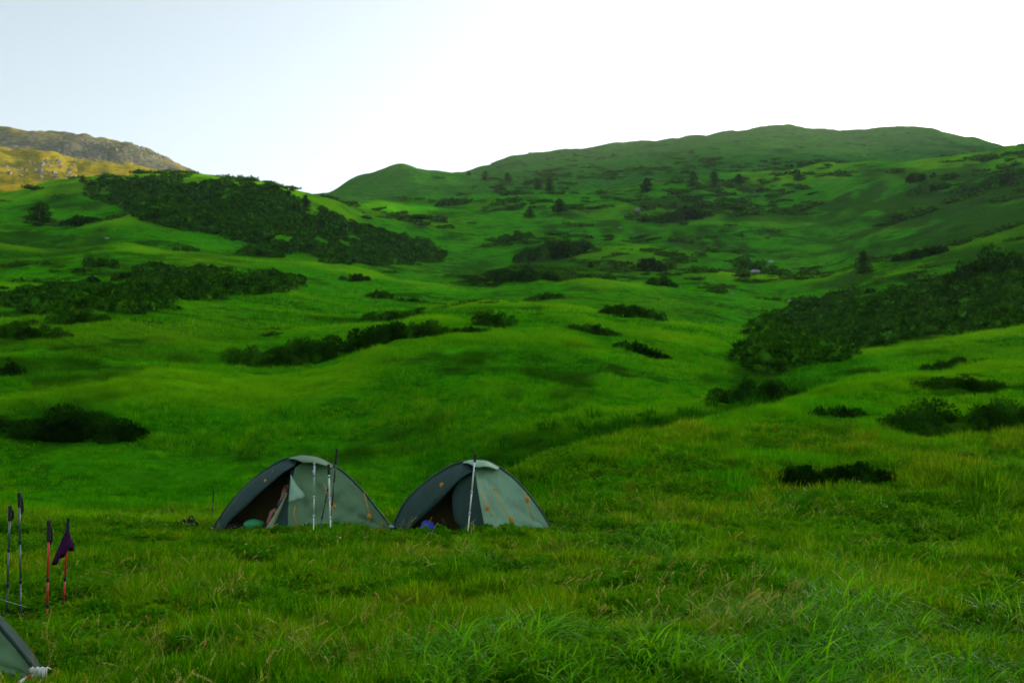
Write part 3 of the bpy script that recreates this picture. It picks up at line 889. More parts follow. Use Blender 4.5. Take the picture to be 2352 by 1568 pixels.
def spruce(label, u, vb, vt, w, var, bushy=1.0):
    p = hit(u, vb)
    h = (vb - vt) / F * p.y
    base_w = 0.60 if var < 2 else 0.85
    sx = (w / F * p.y) / base_w
    o = thing('spruce', label, 'spruce', (p.x, p.y, p.z - 0.03 * h), random.uniform(0, 6), GT)
    o.scale = (sx, sx, h * 1.03)
    cr, tr = spruce_src[var]
    link('crown', cr, o); link('trunk', tr, o)
    return o
for args in [
 ('tiny spruce alone on the skyline of the left hill', 553, 428, 409, 13, 0),
 ('dark spruce at the top right of the pine belt', 701, 486, 447, 30, 1),
 ('small bushy spruce on the left crest under the rocky mountain', 190, 420, 402, 26, 2),
 ('broad bushy spruce on the left slope near the frame edge', 92, 520, 462, 92, 2),
 ('pointed spruce of the pair in the upper valley', 1263, 441, 408, 30, 0),
 ('rounder pale spruce beside the pointed one in the upper valley', 1237, 436, 410, 32, 2),
 ('small spruce below the saddle left of the pair', 1114, 419, 396, 28, 1),
 ('low bushy spruce between the saddle spruce and the pair', 1166, 420, 396, 32, 2),
 ('tiny dark spruce in the notch of the saddle skyline', 1077, 404, 393, 16, 2),
 ('broad spruce in the upper valley right of the pair', 1486, 443, 409, 40, 1),
 ('dark round spruce in the middle of the valley', 1284, 490, 456, 50, 2),
 ('low pale spruce left of and below the dark round one', 1216, 502, 478, 40, 2),
 ('leftmost spruce of the row along the upper slope break', 1592, 430, 393, 40, 1),
 ('widest spruce in the row along the upper slope break', 1640, 424, 392, 44, 2),
 ('third spruce in the row along the upper slope break', 1697, 424, 399, 38, 2),
 ('rightmost spruce along the upper slope break', 1834, 418, 392, 30, 1),
 ('lone dark spruce in the right hollow', 1984, 631, 576, 58, 1),
 ('little bush shaped spruce on the valley floor by the long heath patch', 1412, 620, 604, 26, 2),
 ('little pointed spruce left of the bush shaped one', 1357, 616, 601, 20, 0),
 ('dark spruce at the right frame edge above the thicket', 2330, 640, 572, 70, 2),
]: spruce(*args)

# ---- stones
def boulder(label, u, v, wpx, seed):
    p = hit(u, v); s = wpx / F * p.y / 2
    mb = MB(); mb.ball((0, 0, s * 0.25), s, 2, (1.0, 0.8, 0.65), 0.22, seed)
    o = mb.build('boulder', M_STONE, None, smooth=False)
    o.location = p; o.rotation_euler = (0, 0, seed)
    return tag(o, label, 'boulder', 'pale stones on the slopes')
for i, (lb, u, v, w) in enumerate([
 ('tiny pale stone alone on the left slope below the bushy spruce', 245, 553, 10), ('large pale stone high in the valley below the broad spruce', 1465, 488, 18),
 ('flat pale stone beside the dark shrub in the right hollow', 1736, 630, 24), ('small grey stone left of the flat one in the hollow', 1700, 603, 12),
 ('pale stone at the top of the stream gully', 1812, 694, 11), ('grey stone lower in the stream gully', 1816, 728, 16),
 ('grey stone in the hollow right of the flat one', 1770, 606, 14), ('tiny stone under the flat one in the hollow', 1683, 676, 9),
 ('pale stone on the slope under the row of spruces', 1735, 446, 10), ('small pale stone on the slope left of the row of spruces', 1424, 528, 9)]):
    boulder(lb, u, v, w, i)
# rocks of the scree on the far left mountain: too many and too small to single out
rock_meshes = []
for i in range(4):
    mb = MB(); mb.ball((0, 0, 0), 1.0, 1, (1, 0.9, 0.8), 0.3, i + 40)
    rock_meshes.append(mb.mesh('scree_rock', M_SCREE, smooth=False))
C_ROCK = source_collection('scree_rock', rock_meshes)
g = np.random.default_rng(61)
x, y, z, r = polar_points(4000, 480, 870, -29, -15.5, g)
f = vnoise(x / 40, y / 50, 51) + 0.5 * vnoise(x / 12, y / 14, 52)
keep = (f > np.where(r > 680, -0.1, 0.4)) & seen(x, y, 1.5)
x, y, z = x[keep], y[keep], z[keep]; m = len(x)
s = 0.4 + 1.2 * g.uniform(0, 1, m) ** 4
tag(scatter('scree', np.stack([x, y, z], 1), g.uniform(0, 6, (m, 3)), np.stack([s, s, s], 1), g.integers(0, 4, m), C_ROCK), 'grey scree rocks on the far left mountain')

# ------------------------------------------------------------------ grass
def mat_blade(name, stops, rough, transl, patch_scale, dry=None, spec=0.5, rand=0.45, lit_crest=None, tone=True):
    """colour runs with clump noise and a per-tuft random value; darker at the root only through real shade"""
    m, nt, p, out = new_mat(name)
    oi = nnode(nt, 'ShaderNodeObjectInfo')
    n = noise(nt, patch_scale, 3, 0.6)
    a = nnode(nt, 'ShaderNodeMath', operation='MULTIPLY_ADD'); a.inputs[1].default_value = rand
    nt.links.new(oi.outputs['Random'], a.inputs[0]); nt.links.new(n, a.inputs[2])
    c = ramp(nt, a.outputs[0], stops)
    if dry:
        f = ramp(nt, noise(nt, dry[0], 3), [(dry[1], 0.0), (dry[2], 1.0)])
        c = mix(nt, f, c, mix(nt, dry[4], c, dry[3]))
    if tone:
        ta = nnode(nt, 'ShaderNodeAttribute', attribute_name='tone')
        c = mix(nt, 1.0, c, ta.outputs['Fac'], 'MULTIPLY')
    if lit_crest:
        da = nnode(nt, 'ShaderNodeAttribute', attribute_name='dry', attribute_type='INSTANCER')  # blades on crests take the painted light too
        c = mix(nt, da.outputs['Fac'], c, mix(nt, 0.7, c, lit_crest))
        ha = nnode(nt, 'ShaderNodeAttribute', attribute_name='heath', attribute_type='INSTANCER')  # blades darken with heath and with the tinted gully shade
        c = mix(nt, ha.outputs['Fac'], c, mix(nt, 0.75, c, (0.022, 0.090, 0.002)))
    nt.links.new(c, p.inputs['Base Color'])
    p.inputs['Roughness'].default_value = rough
    p.inputs['Specular IOR Level'].default_value = spec
    tr = nnode(nt, 'ShaderNodeBsdfTranslucent'); nt.links.new(c, tr.inputs['Color'])
    mx = nnode(nt, 'ShaderNodeMixShader'); mx.inputs[0].default_value = transl
    nt.links.new(p.outputs[0], mx.inputs[1]); nt.links.new(tr.outputs[0], mx.inputs[2])
    nt.links.new(mx.outputs[0], out.inputs['Surface'])
    return m
M_MEADOW = mat_blade('meadow_blade', [(0.38, (0.020, 0.125, 0.001)), (0.58, (0.085, 0.330, 0.002)), (0.80, (0.210, 0.460, 0.004)), (1.0, (0.36, 0.42, 0.010))], 0.6, 0.5, 0.75, (0.16, 0.54, 0.70, (0.28, 0.33, 0.008), 0.45), 0.0)
M_HERB = mat_blade('herb_leaf', [(0.38, (0.026, 0.150, 0.001)), (0.7, (0.075, 0.290, 0.002)), (1.0, (0.17, 0.33, 0.003))], 0.6, 0.45, 0.8, None, 0.02, tone=False)
M_LUSH = mat_blade('lush_blade', [(0.4, (0.034, 0.200, 0.001)), (0.7, (0.100, 0.370, 0.0015)), (1.0, (0.20, 0.47, 0.003))], 0.24, 0.45, 0.9, None, 0.045)
M_SLOPE = mat_blade('slope_blade', [(0.36, (0.014, 0.160, 0.001)), (0.60, (0.048, 0.350, 0.001)), (0.85, (0.120, 0.450, 0.002)), (1.0, (0.21, 0.46, 0.004))], 0.65, 0.45, 0.18, (0.05, 0.52, 0.68, (0.16, 0.28, 0.004), 0.4), 0.0, lit_crest=(0.23, 0.50, 0.002))
M_SEED = mat_blade('seed_stalk', [(0.35, (0.28, 0.34, 0.03)), (0.7, (0.60, 0.56, 0.13)), (1.0, (0.42, 0.22, 0.04))], 0.7, 0.3, 1.5, None, 0.05, tone=False)

def blades(n, h, spread, wid, bend, g, seg=3, lean=(0, 0)):
    """a tuft: n curved tapering blades"""
    V, T = [], []
    tones = []
    for i in range(n):
        tone = g.uniform(0.45, 1.35); b0 = len(V)
        a = g.uniform(0, 6.28); d = spread * math.sqrt(g.uniform(0, 1))
        bx, by = d * math.cos(a), d * math.sin(a)
        da = a + g.normal(0, 0.9)
        L = h * g.uniform(0.55, 1.15); th = g.uniform(0.05, 0.35); bd = bend * g.uniform(0.5, 1.4)
        px, py, pz = bx, by, -0.02
        w0 = wid * g.uniform(0.7, 1.3)
        sa = da + math.pi / 2 + g.normal(0, 0.5)
        sx, sy = math.cos(sa), math.sin(sa)
        b = len(V)
        for s in range(seg + 1):
            f = s / seg
            w = w0 * (1 - f ** 1.6) * 0.5
            if s < seg:
                V += [(px - sx * w, py - sy * w, pz), (px + sx * w, py + sy * w, pz)]
            else:
                V.append((px, py, pz))
            st = L / seg
            px += math.sin(th) * math.cos(da) * st + lean[0] * f * st
            py += math.sin(th) * math.sin(da) * st + lean[1] * f * st
            pz += math.cos(th) * st
            th += bd / seg
        for s in range(seg - 1):
            q = b + 2 * s
            T += [(q, q + 1, q + 3), (q, q + 3, q + 2)]
        q = b + 2 * (seg - 1)
        T.append((q, q + 1, q + 2))
        tones += [tone] * (len(V) - b0)
    return np.array(V), np.array(T), np.array(tones)

def tuft(name, mat, *a, **k):
    V, T, tn = blades(*a, **k)
    me = np_mesh(name, V, T, mat)
    at_ = me.attributes.new('tone', 'FLOAT', 'POINT'); at_.data.foreach_set('value', tn.astype(np.float32))
    return me

def herb(g):
    P, D, L = [], [], []
    for i in range(26):
        a = g.uniform(0, 6.28); d = 0.09 * math.sqrt(g.uniform(0, 1))
        P.append((d * math.cos(a), d * math.sin(a), g.uniform(0.01, 0.09)))
        D.append((math.cos(a), math.sin(a), g.uniform(0.1, 1.4))); L.append(g.uniform(0.018, 0.04))
    return leaves(np.array(P), np.array(D, float), np.array(L), 0.28, 2, 0.6, g)

def seed_stalk(g, lean, kind):
    mb = MB()
    h = g.uniform(0.32, 0.5)
    pts = []
    for s in range(6):
        f = s / 5
        pts.append((lean * f * f * 0.25, 0.03 * math.sin(f * 3), h * f * (1 - 0.12 * lean * f)))
    mb.tube(pts, [0.0016] * 5 + [0.0008], 3, cap=False)
    V = np.array(mb.v); T = []
    for f in mb.f:
        T += [(f[0], f[1], f[2]), (f[0], f[2], f[3])]
    T = np.array(T)
    P, D, L = [], [], []
    top = np.array(pts[-1]); a5 = np.array(pts[3])
    if kind == 0:      # tight drooping spike
        for s in range(22):
            f = s / 22
            p = a5 + (top - a5) * (0.35 + 0.65 * f) + np.array([0.02 * lean * f * f, 0, 0])
            P.append(p); D.append((lean * 0.6 + g.normal(0, .4), g.normal(0, .5), 0.9 - 0.6 * f)); L.append(0.015)
    else:              # open panicle
        for s in range(40):
            f = g.uniform(0, 1)
            p = a5 + (top - a5) * f
            rad = 0.055 * (1.05 - f)
            an = g.uniform(0, 6.28)
            p = p + np.array([rad * math.cos(an), rad * math.sin(an), g.uniform(-0.01, 0.025)])
            P.append(p); D.append((g.normal(), g.normal(), -0.3)); L.append(0.0085)
    V2, T2 = leaves(np.array(P), np.array(D, float), np.array(L), 0.28, 2, 0.4, g)
    return np.concatenate([V, V2]), np.concatenate([T, T2 + len(V)])

g = np.random.default_rng(71)
src = []
for i in range(4): src.append(tuft('grass_tuft', M_MEADOW, 20, 0.18, 0.075, 0.0085, 1.0, g, 3, (0.15, 0.0)))
for i in range(2): src.append(tuft('grass_tuft', M_MEADOW, 22, 0.13, 0.09, 0.0075, 1.6, g, 3))
for i in range(2): src.append(np_mesh('herb', *herb(g), M_HERB))
C_GRASS = source_collection('grass_tuft', src)
C_LUSH = source_collection('lush_tuft', [tuft('lush_tuft', M_LUSH, 13, 0.46, 0.08, 0.018, 2.4, g, 7, (0.30, -0.05)) for i in range(4)])
C_SEED = source_collection('seed_stalk', [np_mesh('seed_stalk', *seed_stalk(g, (0.5, 1.0, 0.8, 0.3, 0.6, 0.4)[i], (0, 0, 0, 1, 1, 1)[i]), M_SEED) for i in range(6)])
C_SLOPE = source_collection('slope_tuft', [tuft('slope_tuft', M_SLOPE, 20, 0.34, 0.17, 0.018, 1.0, g, 2, (0.2, -0.1)) for i in range(4)])
C_SLOPE_FAR = source_collection('slope_clump', [tuft('slope_clump', M_SLOPE, 26, 0.34, 0.55, 0.05, 1.0, g, 2, (0.2, -0.1)) for i in range(4)])

BARE = [(1930, 2120, 1238, 1272)]
TENT1 = hit(695, 1221); TENT2 = hit(1085, 1221)
def clear_of_camp(x, y, z):
    k = np.ones(len(x), bool)
    for c, hw in ((TENT1, 1.30), (TENT2, 1.30)):
        k &= ~((np.abs(x - c.x) < hw) & (y > c.y - 0.66 * (1 - np.abs(x - c.x) / (hw + 0.25))) & (y < c.y + 1.05))
    for (cx, cy, rx, ry) in KEEP:
        if cy < 62: k &= ((x - cx) / rx) ** 2 + ((y - cy) / ry) ** 2 > 1
    u, v = project(x, y, z)
    for (a, b, c, d) in BARE:
        q = ((u - (a + b) / 2) / ((b - a) / 2)) ** 2 + ((v - (c + d) / 2) / ((d - c) / 2)) ** 2
        k &= q > 0.8 + 0.5 * vnoise(x * 3, y * 3, 3)
    return k

LUSH_POLY = [(820,1700),(860,1560),(960,1500),(1120,1478),(1330,1470),(1480,1455),(1620,1405),(1720,1345),(1800,1320),(1960,1345),(2100,1390),(2250,1420),(2450,1440),(2450,1700)]
def grass(n, r0, r1, power, size, seed):
    g = np.random.default_rng(seed)
    x, y, z, r = polar_points(int(n * 1.2), r0, r1, -37, 37, g, power)
    k = clear_of_camp(x, y, z) & seen(x, y, 0.25)
    x, y, z, r = x[k], y[k], z[k], r[k]
    m = len(x)
    u_, v_ = project(x, y, z)
    k2 = ~(in_poly(u_, v_, LUSH_POLY) & (g.uniform(0, 1, m) < 0.55))
    x, y, z, r = x[k2], y[k2], z[k2], r[k2]
    m = len(x)
    hgt = 0.85 + 0.75 * vnoise(x / 0.8, y / 0.8, 61) + 0.65 * vnoise(x / 0.3, y / 0.3, 62)
    q_ = hgt > 0.42
    x, y, z, r, hgt = x[q_], y[q_], z[q_], r[q_], hgt[q_]
    m = len(x)
    s = size * np.clip(hgt, 0.35, 1.6) * g.uniform(0.75, 1.25, m)
    for c in (TENT1, TENT2):      # trodden short round the tents
        s = np.where((np.abs(x - c.x) < 1.7) & (y > c.y - 1.7) & (y < c.y + 1.0), s * 0.42, s)
    idx = g.integers(0, 6, m)
    hb = (vnoise(x / 1.1, y / 1.1, 63) > 0.15) & (g.uniform(0, 1, m) < 0.75)
    idx = np.where(hb, g.integers(6, 8, m), idx)
    rot = np.stack([g.normal(0, 0.16, m), g.normal(0.06, 0.16, m), g.uniform(0, 6.28, m)], 1)
    scl = np.stack([size * g.uniform(0.9, 1.3, m), size * g.uniform(0.9, 1.3, m), s], 1)
    return np.stack([x, y, z - 0.005], 1), rot, scl, idx
def join(*a): return [np.concatenate(q) for q in zip(*a)]
o = scatter('meadow_grass', *join(grass(36000, 4.6, 9, 1.6, 1.0, 81), grass(40000, 9, 15, 1.6, 1.15, 82), grass(34000, 15, 24, 1.4, 1.35, 83)), C_GRASS)
tag(o, 'short mixed meadow grass and herbs around the camp')

def slope(n, r0, r1, power, size, seed, amp=1.0):
    g = np.random.default_rng(seed)
    x, y, z, r = polar_points(int(n * 1.2), r0, r1, -37, 37, g, power)
    k = clear_of_camp(x, y, z) & seen(x, y, 0.3)
    x, y, z, r = x[k], y[k], z[k], r[k]
    m = len(x)
    hgt = 0.75 + 0.7 * vnoise(x / 2.2, y / 1.6, 64) + 0.6 * vnoise(x / 0.8, y / 0.6, 65)
    q_ = hgt > 0.3
    x, y, z, r, hgt = x[q_], y[q_], z[q_], r[q_], hgt[q_]
    m = len(x)
    s = size * np.clip(hgt, 0.3, 1.7) * g.uniform(0.75, 1.25, m)
    rot = np.stack([g.normal(0, 0.15, m), g.normal(0.05, 0.15, m), g.uniform(0, 6.28, m)], 1)
    scl = np.stack([size * g.uniform(0.8, 1.3, m), size * g.uniform(0.8, 1.3, m), s], 1)
    return np.stack([x, y, z - 0.02], 1), rot, scl, g.integers(0, 4, m)
o = scatter('slope_grass', *join(slope(42000, 17, 34, 1.4, 0.6, 84), slope(46000, 34, 60, 1.4, 0.72, 85)), C_SLOPE)
tag(o, 'longer combed grass on the slopes behind the tents')
o = scatter('upper_slope_grass', *join(slope(24000, 60, 110, 1.2, 0.62, 86), slope(6000, 110, 200, 1.0, 0.7, 87)), C_SLOPE_FAR)
tag(o, 'grass clumps higher up the green slopes')

M_HERB2 = mat_blade('rank_leaf', [(0.38, (0.014, 0.100, 0.001)), (0.7, (0.032, 0.200, 0.002))], 0.6, 0.3, 0.8, None, 0.0)
# tall rank herbs along the stream gully
C_RANK = source_collection('rank_herb', [tuft('rank_herb', M_HERB2, 46, 0.75, 0.34, 0.045, 1.5, g_, 3) for g_ in [np.random.default_rng(500 + q) for q in range(4)]])
g = np.random.default_rng(94)
GUL = [(1100,26),(1180,26.5),(1340,27.5),(1500,29.5),(1660,32),(1760,36),(1850,40)]
P = []
for k in range(2400):
    f = g.uniform(0, len(GUL) - 1.001); i = int(f); f -= i
    uu = GUL[i][0] * (1 - f) + GUL[i + 1][0] * f; YY = GUL[i][1] * (1 - f) + GUL[i + 1][1] * f + g.normal(0, 1.9)
    P.append(((uu - 1176) / F * YY + g.normal(0, 0.5), YY))
P = np.array(P); P = np.column_stack([P, ground(P[:, 0], P[:, 1])]); m = len(P)
s = g.uniform(0.35, 0.85, m)
tag(scatter('gully_herbs', P, np.stack([g.normal(0, .2, m), g.normal(0, .2, m), g.uniform(0, 6.28, m)], 1), np.stack([s, s, s], 1), g.integers(0, 4, m), C_RANK), 'tall dark herbs filling the stream gully behind the near ridge')

# lush tussocks at lower right and a few elsewhere
g = np.random.default_rng(91)
x, y, z, r = polar_points(6500, 4.6, 12, -5, 37, g, 1.7)
u, v = project(x, y, z)
k = in_poly(u + g.normal(0, 30, len(u)), v + g.normal(0, 14, len(v)), LUSH_POLY) & (vnoise(x / 0.55, y / 0.55, 66) > -0.35)
P = [np.stack([x[k], y[k], z[k]], 1)]
for (uu, vv, n, sp) in ((1455, 1270, 90, 0.35), (1330, 1330, 40, 0.3), (2260, 1110, 120, 0.9), (1830, 1330, 50, 0.35), (1545, 1300, 40, 0.3), (560, 1545, 40, 0.5), (1100, 1545, 60, 0.5), (150, 1470, 40, 0.3), (1980, 1310, 60, 0.4), (1650, 1290, 30, 0.25), (1100, 1290, 30, 0.3)):
    c = hit(uu, vv)
    xx = c.x + g.normal(0, sp, n); yy = c.y + g.normal(0, sp, n)
    P.append(np.stack([xx, yy, ground(xx, yy)], 1))
P = np.concatenate(P); m = len(P)
kk2 = clear_of_camp(P[:, 0], P[:, 1], P[:, 2]); P = P[kk2]; m = len(P)
s = np.clip(0.85 + 0.5 * vnoise(P[:, 0] / 0.7, P[:, 1] / 0.7, 67), 0.45, 1.4) * g.uniform(0.7, 1.2, m) * 0.74
o = scatter('lush_grass', P, np.stack([g.normal(0, 0.15, m), g.normal(0.08, 0.15, m), g.normal(0, 0.9, m)], 1), np.stack([s, s, s], 1), g.integers(0, 4, m), C_LUSH)
tag(o, 'lush glossy tussock grass with long arching blades at lower right')

# dry flowering stalks
g = np.random.default_rng(92)
x, y, z, r = polar_points(3600, 5, 20, -30, 30, g, 1.2)
f = vnoise(x / 1.2, y / 1.2, 68) + 0.5 * vnoise(x / 3.5, y / 3.5, 69)
k = (f > 0.28) & clear_of_camp(x, y, z)
P = [np.stack([x[k], y[k], z[k]], 1)]
for (uu, vv, n, sp) in ((500, 1395, 60, 0.25), (835, 1440, 26, 0.25), (1740, 1440, 150, 0.28), (1720, 1395, 60, 0.3), (1940, 1330, 26, 0.3), (1800, 1190, 60, 0.5), (1480, 1200, 150, 0.9), (1290, 1390, 30, 0.2), (700, 1330, 16, 0.4), (1500, 1370, 30, 0.35), (80, 1540, 20, 0.4), (480, 1540, 24, 0.5), (1360, 1290, 30, 0.4), (930, 1245, 90, 1.2), (1380, 1160, 80, 0.9)):
    c = hit(uu, vv)
    xx = c.x + g.normal(0, sp, n); yy = c.y + g.normal(0, sp, n)
    P.append(np.stack([xx, yy, ground(xx, yy)], 1))
P = np.concatenate(P); P = P[clear_of_camp(P[:, 0], P[:, 1], P[:, 2])]; m = len(P)
s = g.uniform(0.3, 0.85, m)
o = scatter('seed_grass', P, np.stack([g.normal(0, 0.15, m), g.normal(0.1, 0.15, m), g.normal(0, 1.5, m)], 1), np.stack([s, s, s], 1), g.integers(0, 6, m), C_SEED)
tag(o, 'dry straw coloured flowering grass stalks in the meadow')

# low dark bilberry cushions between the grass of the camp meadow
g = np.random.default_rng(96)
x, y, z, r = polar_points(5200, 5, 22, -30, 30, g, 1.3)
k = (vnoise(x / 1.6, y / 1.3, 171) + 0.6 * vnoise(x / 0.5, y / 0.5, 172) > 0.22) & clear_of_camp(x, y, z)
x, y, z = x[k], y[k], z[k]; m = len(x)
berry = []
for i in range(4):
    gq = np.random.default_rng(600 + i)
    lm = [(gq.uniform(-.12, .12), gq.uniform(-.1, .1), 0, gq.uniform(.06, .1), gq.uniform(.06, .1), gq.uniform(.05, .1)) for _ in range(4)]
    V, T = shrub_arrays(lm, 0.032, 0.8, gq, k=3, wid=0.3, spread=0.7, up=0.4, core=0)
    berry.append(np_mesh('bilberry_cushion', V, T, M_HERB))
s = g.uniform(0.7, 1.5, m)
tag(scatter('bilberry_cushions', np.stack([x, y, z + 0.01], 1), np.stack([g.normal(0, .1, m), g.normal(0, .1, m), g.uniform(0, 6.28, m)], 1), np.stack([s, s, s], 1), g.integers(0, 4, m), source_collection('bilberry_cushion', berry)), 'low leafy bilberry cushions between the meadow grass')

# wild flowers: white and yellow specks
M_WHITE = simple('white_petal', (0.75, 0.76, 0.72), 0.7)
M_YELLOW = simple('yellow_petal', (0.72, 0.42, 0.03), 0.7)
def flower_mesh(mat):
    mb = MB()
    for k in range(7):
        a = k * 0.9
        c, s_ = math.cos(a), math.sin(a)
        mb.add([(0, 0, 0.2), (0.012 * c - 0.006 * s_, 0.012 * s_ + 0.006 * c, 0.205), (0.025 * c, 0.025 * s_, 0.2), (0.012 * c + 0.006 * s_, 0.012 * s_ - 0.006 * c, 0.205)], [(0, 1, 2, 3)])
    return mb.mesh('wild_flower', mat)
C_FLOWER = source_collection('wild_flower', [flower_mesh(M_WHITE), flower_mesh(M_YELLOW)])
g = np.random.default_rng(93)
P, I = [], []
for (uu, vv, n, sp, yel) in ((1965, 1180, 12, 0.35, 0.25), (1990, 1170, 6, 0.3, 0.5), (2380, 1120, 3, 0.4, 0), (1560, 1165, 5, 0.8, 0.1), (1800, 1140, 6, 0.7, 0.2), (2170, 1130, 5, 0.8, 0), (1290, 1240, 3, 0.5, 0), (720, 1265, 2, 0.4, 0), (900, 1245, 3, 0.6, 0.2), (1150, 1140, 3, 0.6, 0), (120, 1100, 6, 1.4, 0.5), (650, 1130, 8, 2.5, 0.8), (300, 1060, 8, 2.5, 0.7), (540, 1545, 1, 0.05, 1), (2000, 1065, 6, 0.6, 0.6), (1450, 1040, 4, 1.5, 0.3)):
    c = hit(uu, vv)
    xx = c.x + g.normal(0, sp, n); yy = c.y + g.normal(0, sp, n)
    P.append(np.stack([xx, yy, ground(xx, yy)], 1)); I.append((g.uniform(0, 1, n) < yel).astype(int))
P = np.concatenate(P); I = np.concatenate(I); m = len(P)
s = g.uniform(0.5, 0.95, m)
tag(scatter('wild_flowers', P, g.normal(0, 0.2, (m, 3)), np.stack([s, s, s], 1), I, C_FLOWER), 'white and yellow wild flowers specking the meadow')

# bare reddish soil worn into the meadow on the right
M_SOIL = simple('red_soil', (0.115, 0.040, 0.018), 0.95, scale=9, var=0.45, spec=0.1)
for (a, b, c, d) in BARE:
    p = hit((a + b) / 2, (c + d) / 2)
    wx = (b - a) / 2 / F * p.y
    rows = []
    for i in range(7):
        row = []
        for j in range(25):
            an = 2 * math.pi * j / 24; q = i / 6 * (1 + 0.22 * math.sin(3 * an + 1) + 0.12 * math.sin(7 * an))
            X, Y_ = p.x + wx * q * math.cos(an), p.y + 0.75 * q * math.sin(an)
            row.append((X - p.x, Y_ - p.y, gz(X, Y_) - p.z + 0.022 * (1 - (i / 6) ** 2) + 0.01 * math.sin(9 * an + i * 2)))
        rows.append(row)
    mb = MB(); mb.sheet(rows)
    o = mb.build('bare_soil', M_SOIL); o.location = p
    tag(o, 'patch of bare reddish soil in the meadow at right', kind='structure')

# ------------------------------------------------------------------ tents
def mat_fabric(name, col, transl=0.12, rough=0.55, var=0.10):
    m, nt, p, out = new_mat(name)
    oc = nnode(nt, 'ShaderNodeTexCoord').outputs['Object']
    n = noise(nt, 3.5, 5, 0.6, oc)
    c = ramp(nt, n, [(0.3, [x * (1 - var) for x in col]), (0.7, [x * (1 + var) for x in col])])
    nt.links.new(c, p.inputs['Base Color'])
    p.inputs['Roughness'].default_value = rough
    p.inputs['Specular IOR Level'].default_value = 0.18
    wr = noise(nt, 2.6, 3, 0.55, oc, stretch=(1.8, 1.0, 0.8))
    b = nnode(nt, 'ShaderNodeBump'); b.inputs['Strength'].default_value = 0.45; b.inputs['Distance'].default_value = 0.12
    nt.links.new(wr, b.inputs['Height']); nt.links.new(b.outputs[0], p.inputs['Normal'])
    tr = nnode(nt, 'ShaderNodeBsdfTranslucent'); nt.links.new(c, tr.inputs['Color'])
    mx = nnode(nt, 'ShaderNodeMixShader'); mx.inputs[0].default_value = transl
    nt.links.new(p.outputs[0], mx.inputs[1]); nt.links.new(tr.outputs[0], mx.inputs[2])
    nt.links.new(mx.outputs[0], out.inputs['Surface'])
    return m
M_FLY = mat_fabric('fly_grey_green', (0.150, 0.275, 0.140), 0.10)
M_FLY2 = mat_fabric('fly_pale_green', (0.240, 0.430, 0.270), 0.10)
M_FLY_SHADED = mat_fabric('fly_shaded', (0.028, 0.062, 0.052), 0.04)  # fly cloth with the darkness of its shaded side put into the colour
M_INNER = mat_fabric('inner_tent_olive', (0.042, 0.036, 0.006), 0.1, 0.8)
M_COAT = mat_fabric('pale_inner_coating', (0.34, 0.54, 0.38), 0.1)
M_HEM = mat_fabric('hem_green', (0.26, 0.36, 0.17), 0.1)
M_FLOOR = mat_fabric('groundsheet', (0.02, 0.021, 0.02), 0.0)
M_ORANGE = simple('orange_cord', (0.62, 0.27, 0.012), 0.6)
M_BLACK = simple('black_plastic', (0.012, 0.012, 0.013), 0.45)
M_TAB = simple('white_blue_tab', (0.5, 0.55, 0.65), 0.6)

def lerp(a, b, t): return a + (b - a) * t
def poly_at(pts, t):
    """point at parameter t (0..1) along a smooth chain of (x, y, z)"""
    a = np.array(pts, float)
    d = np.concatenate([[0], np.cumsum(np.linalg.norm(np.diff(a, axis=0), axis=1))]); d /= d[-1]
    return np.array([np.interp(t, d, a[:, i]) if len(a) < 4 else float(pchip(d, a[:, i], np.array([t]))[0]) for i in range(3)])

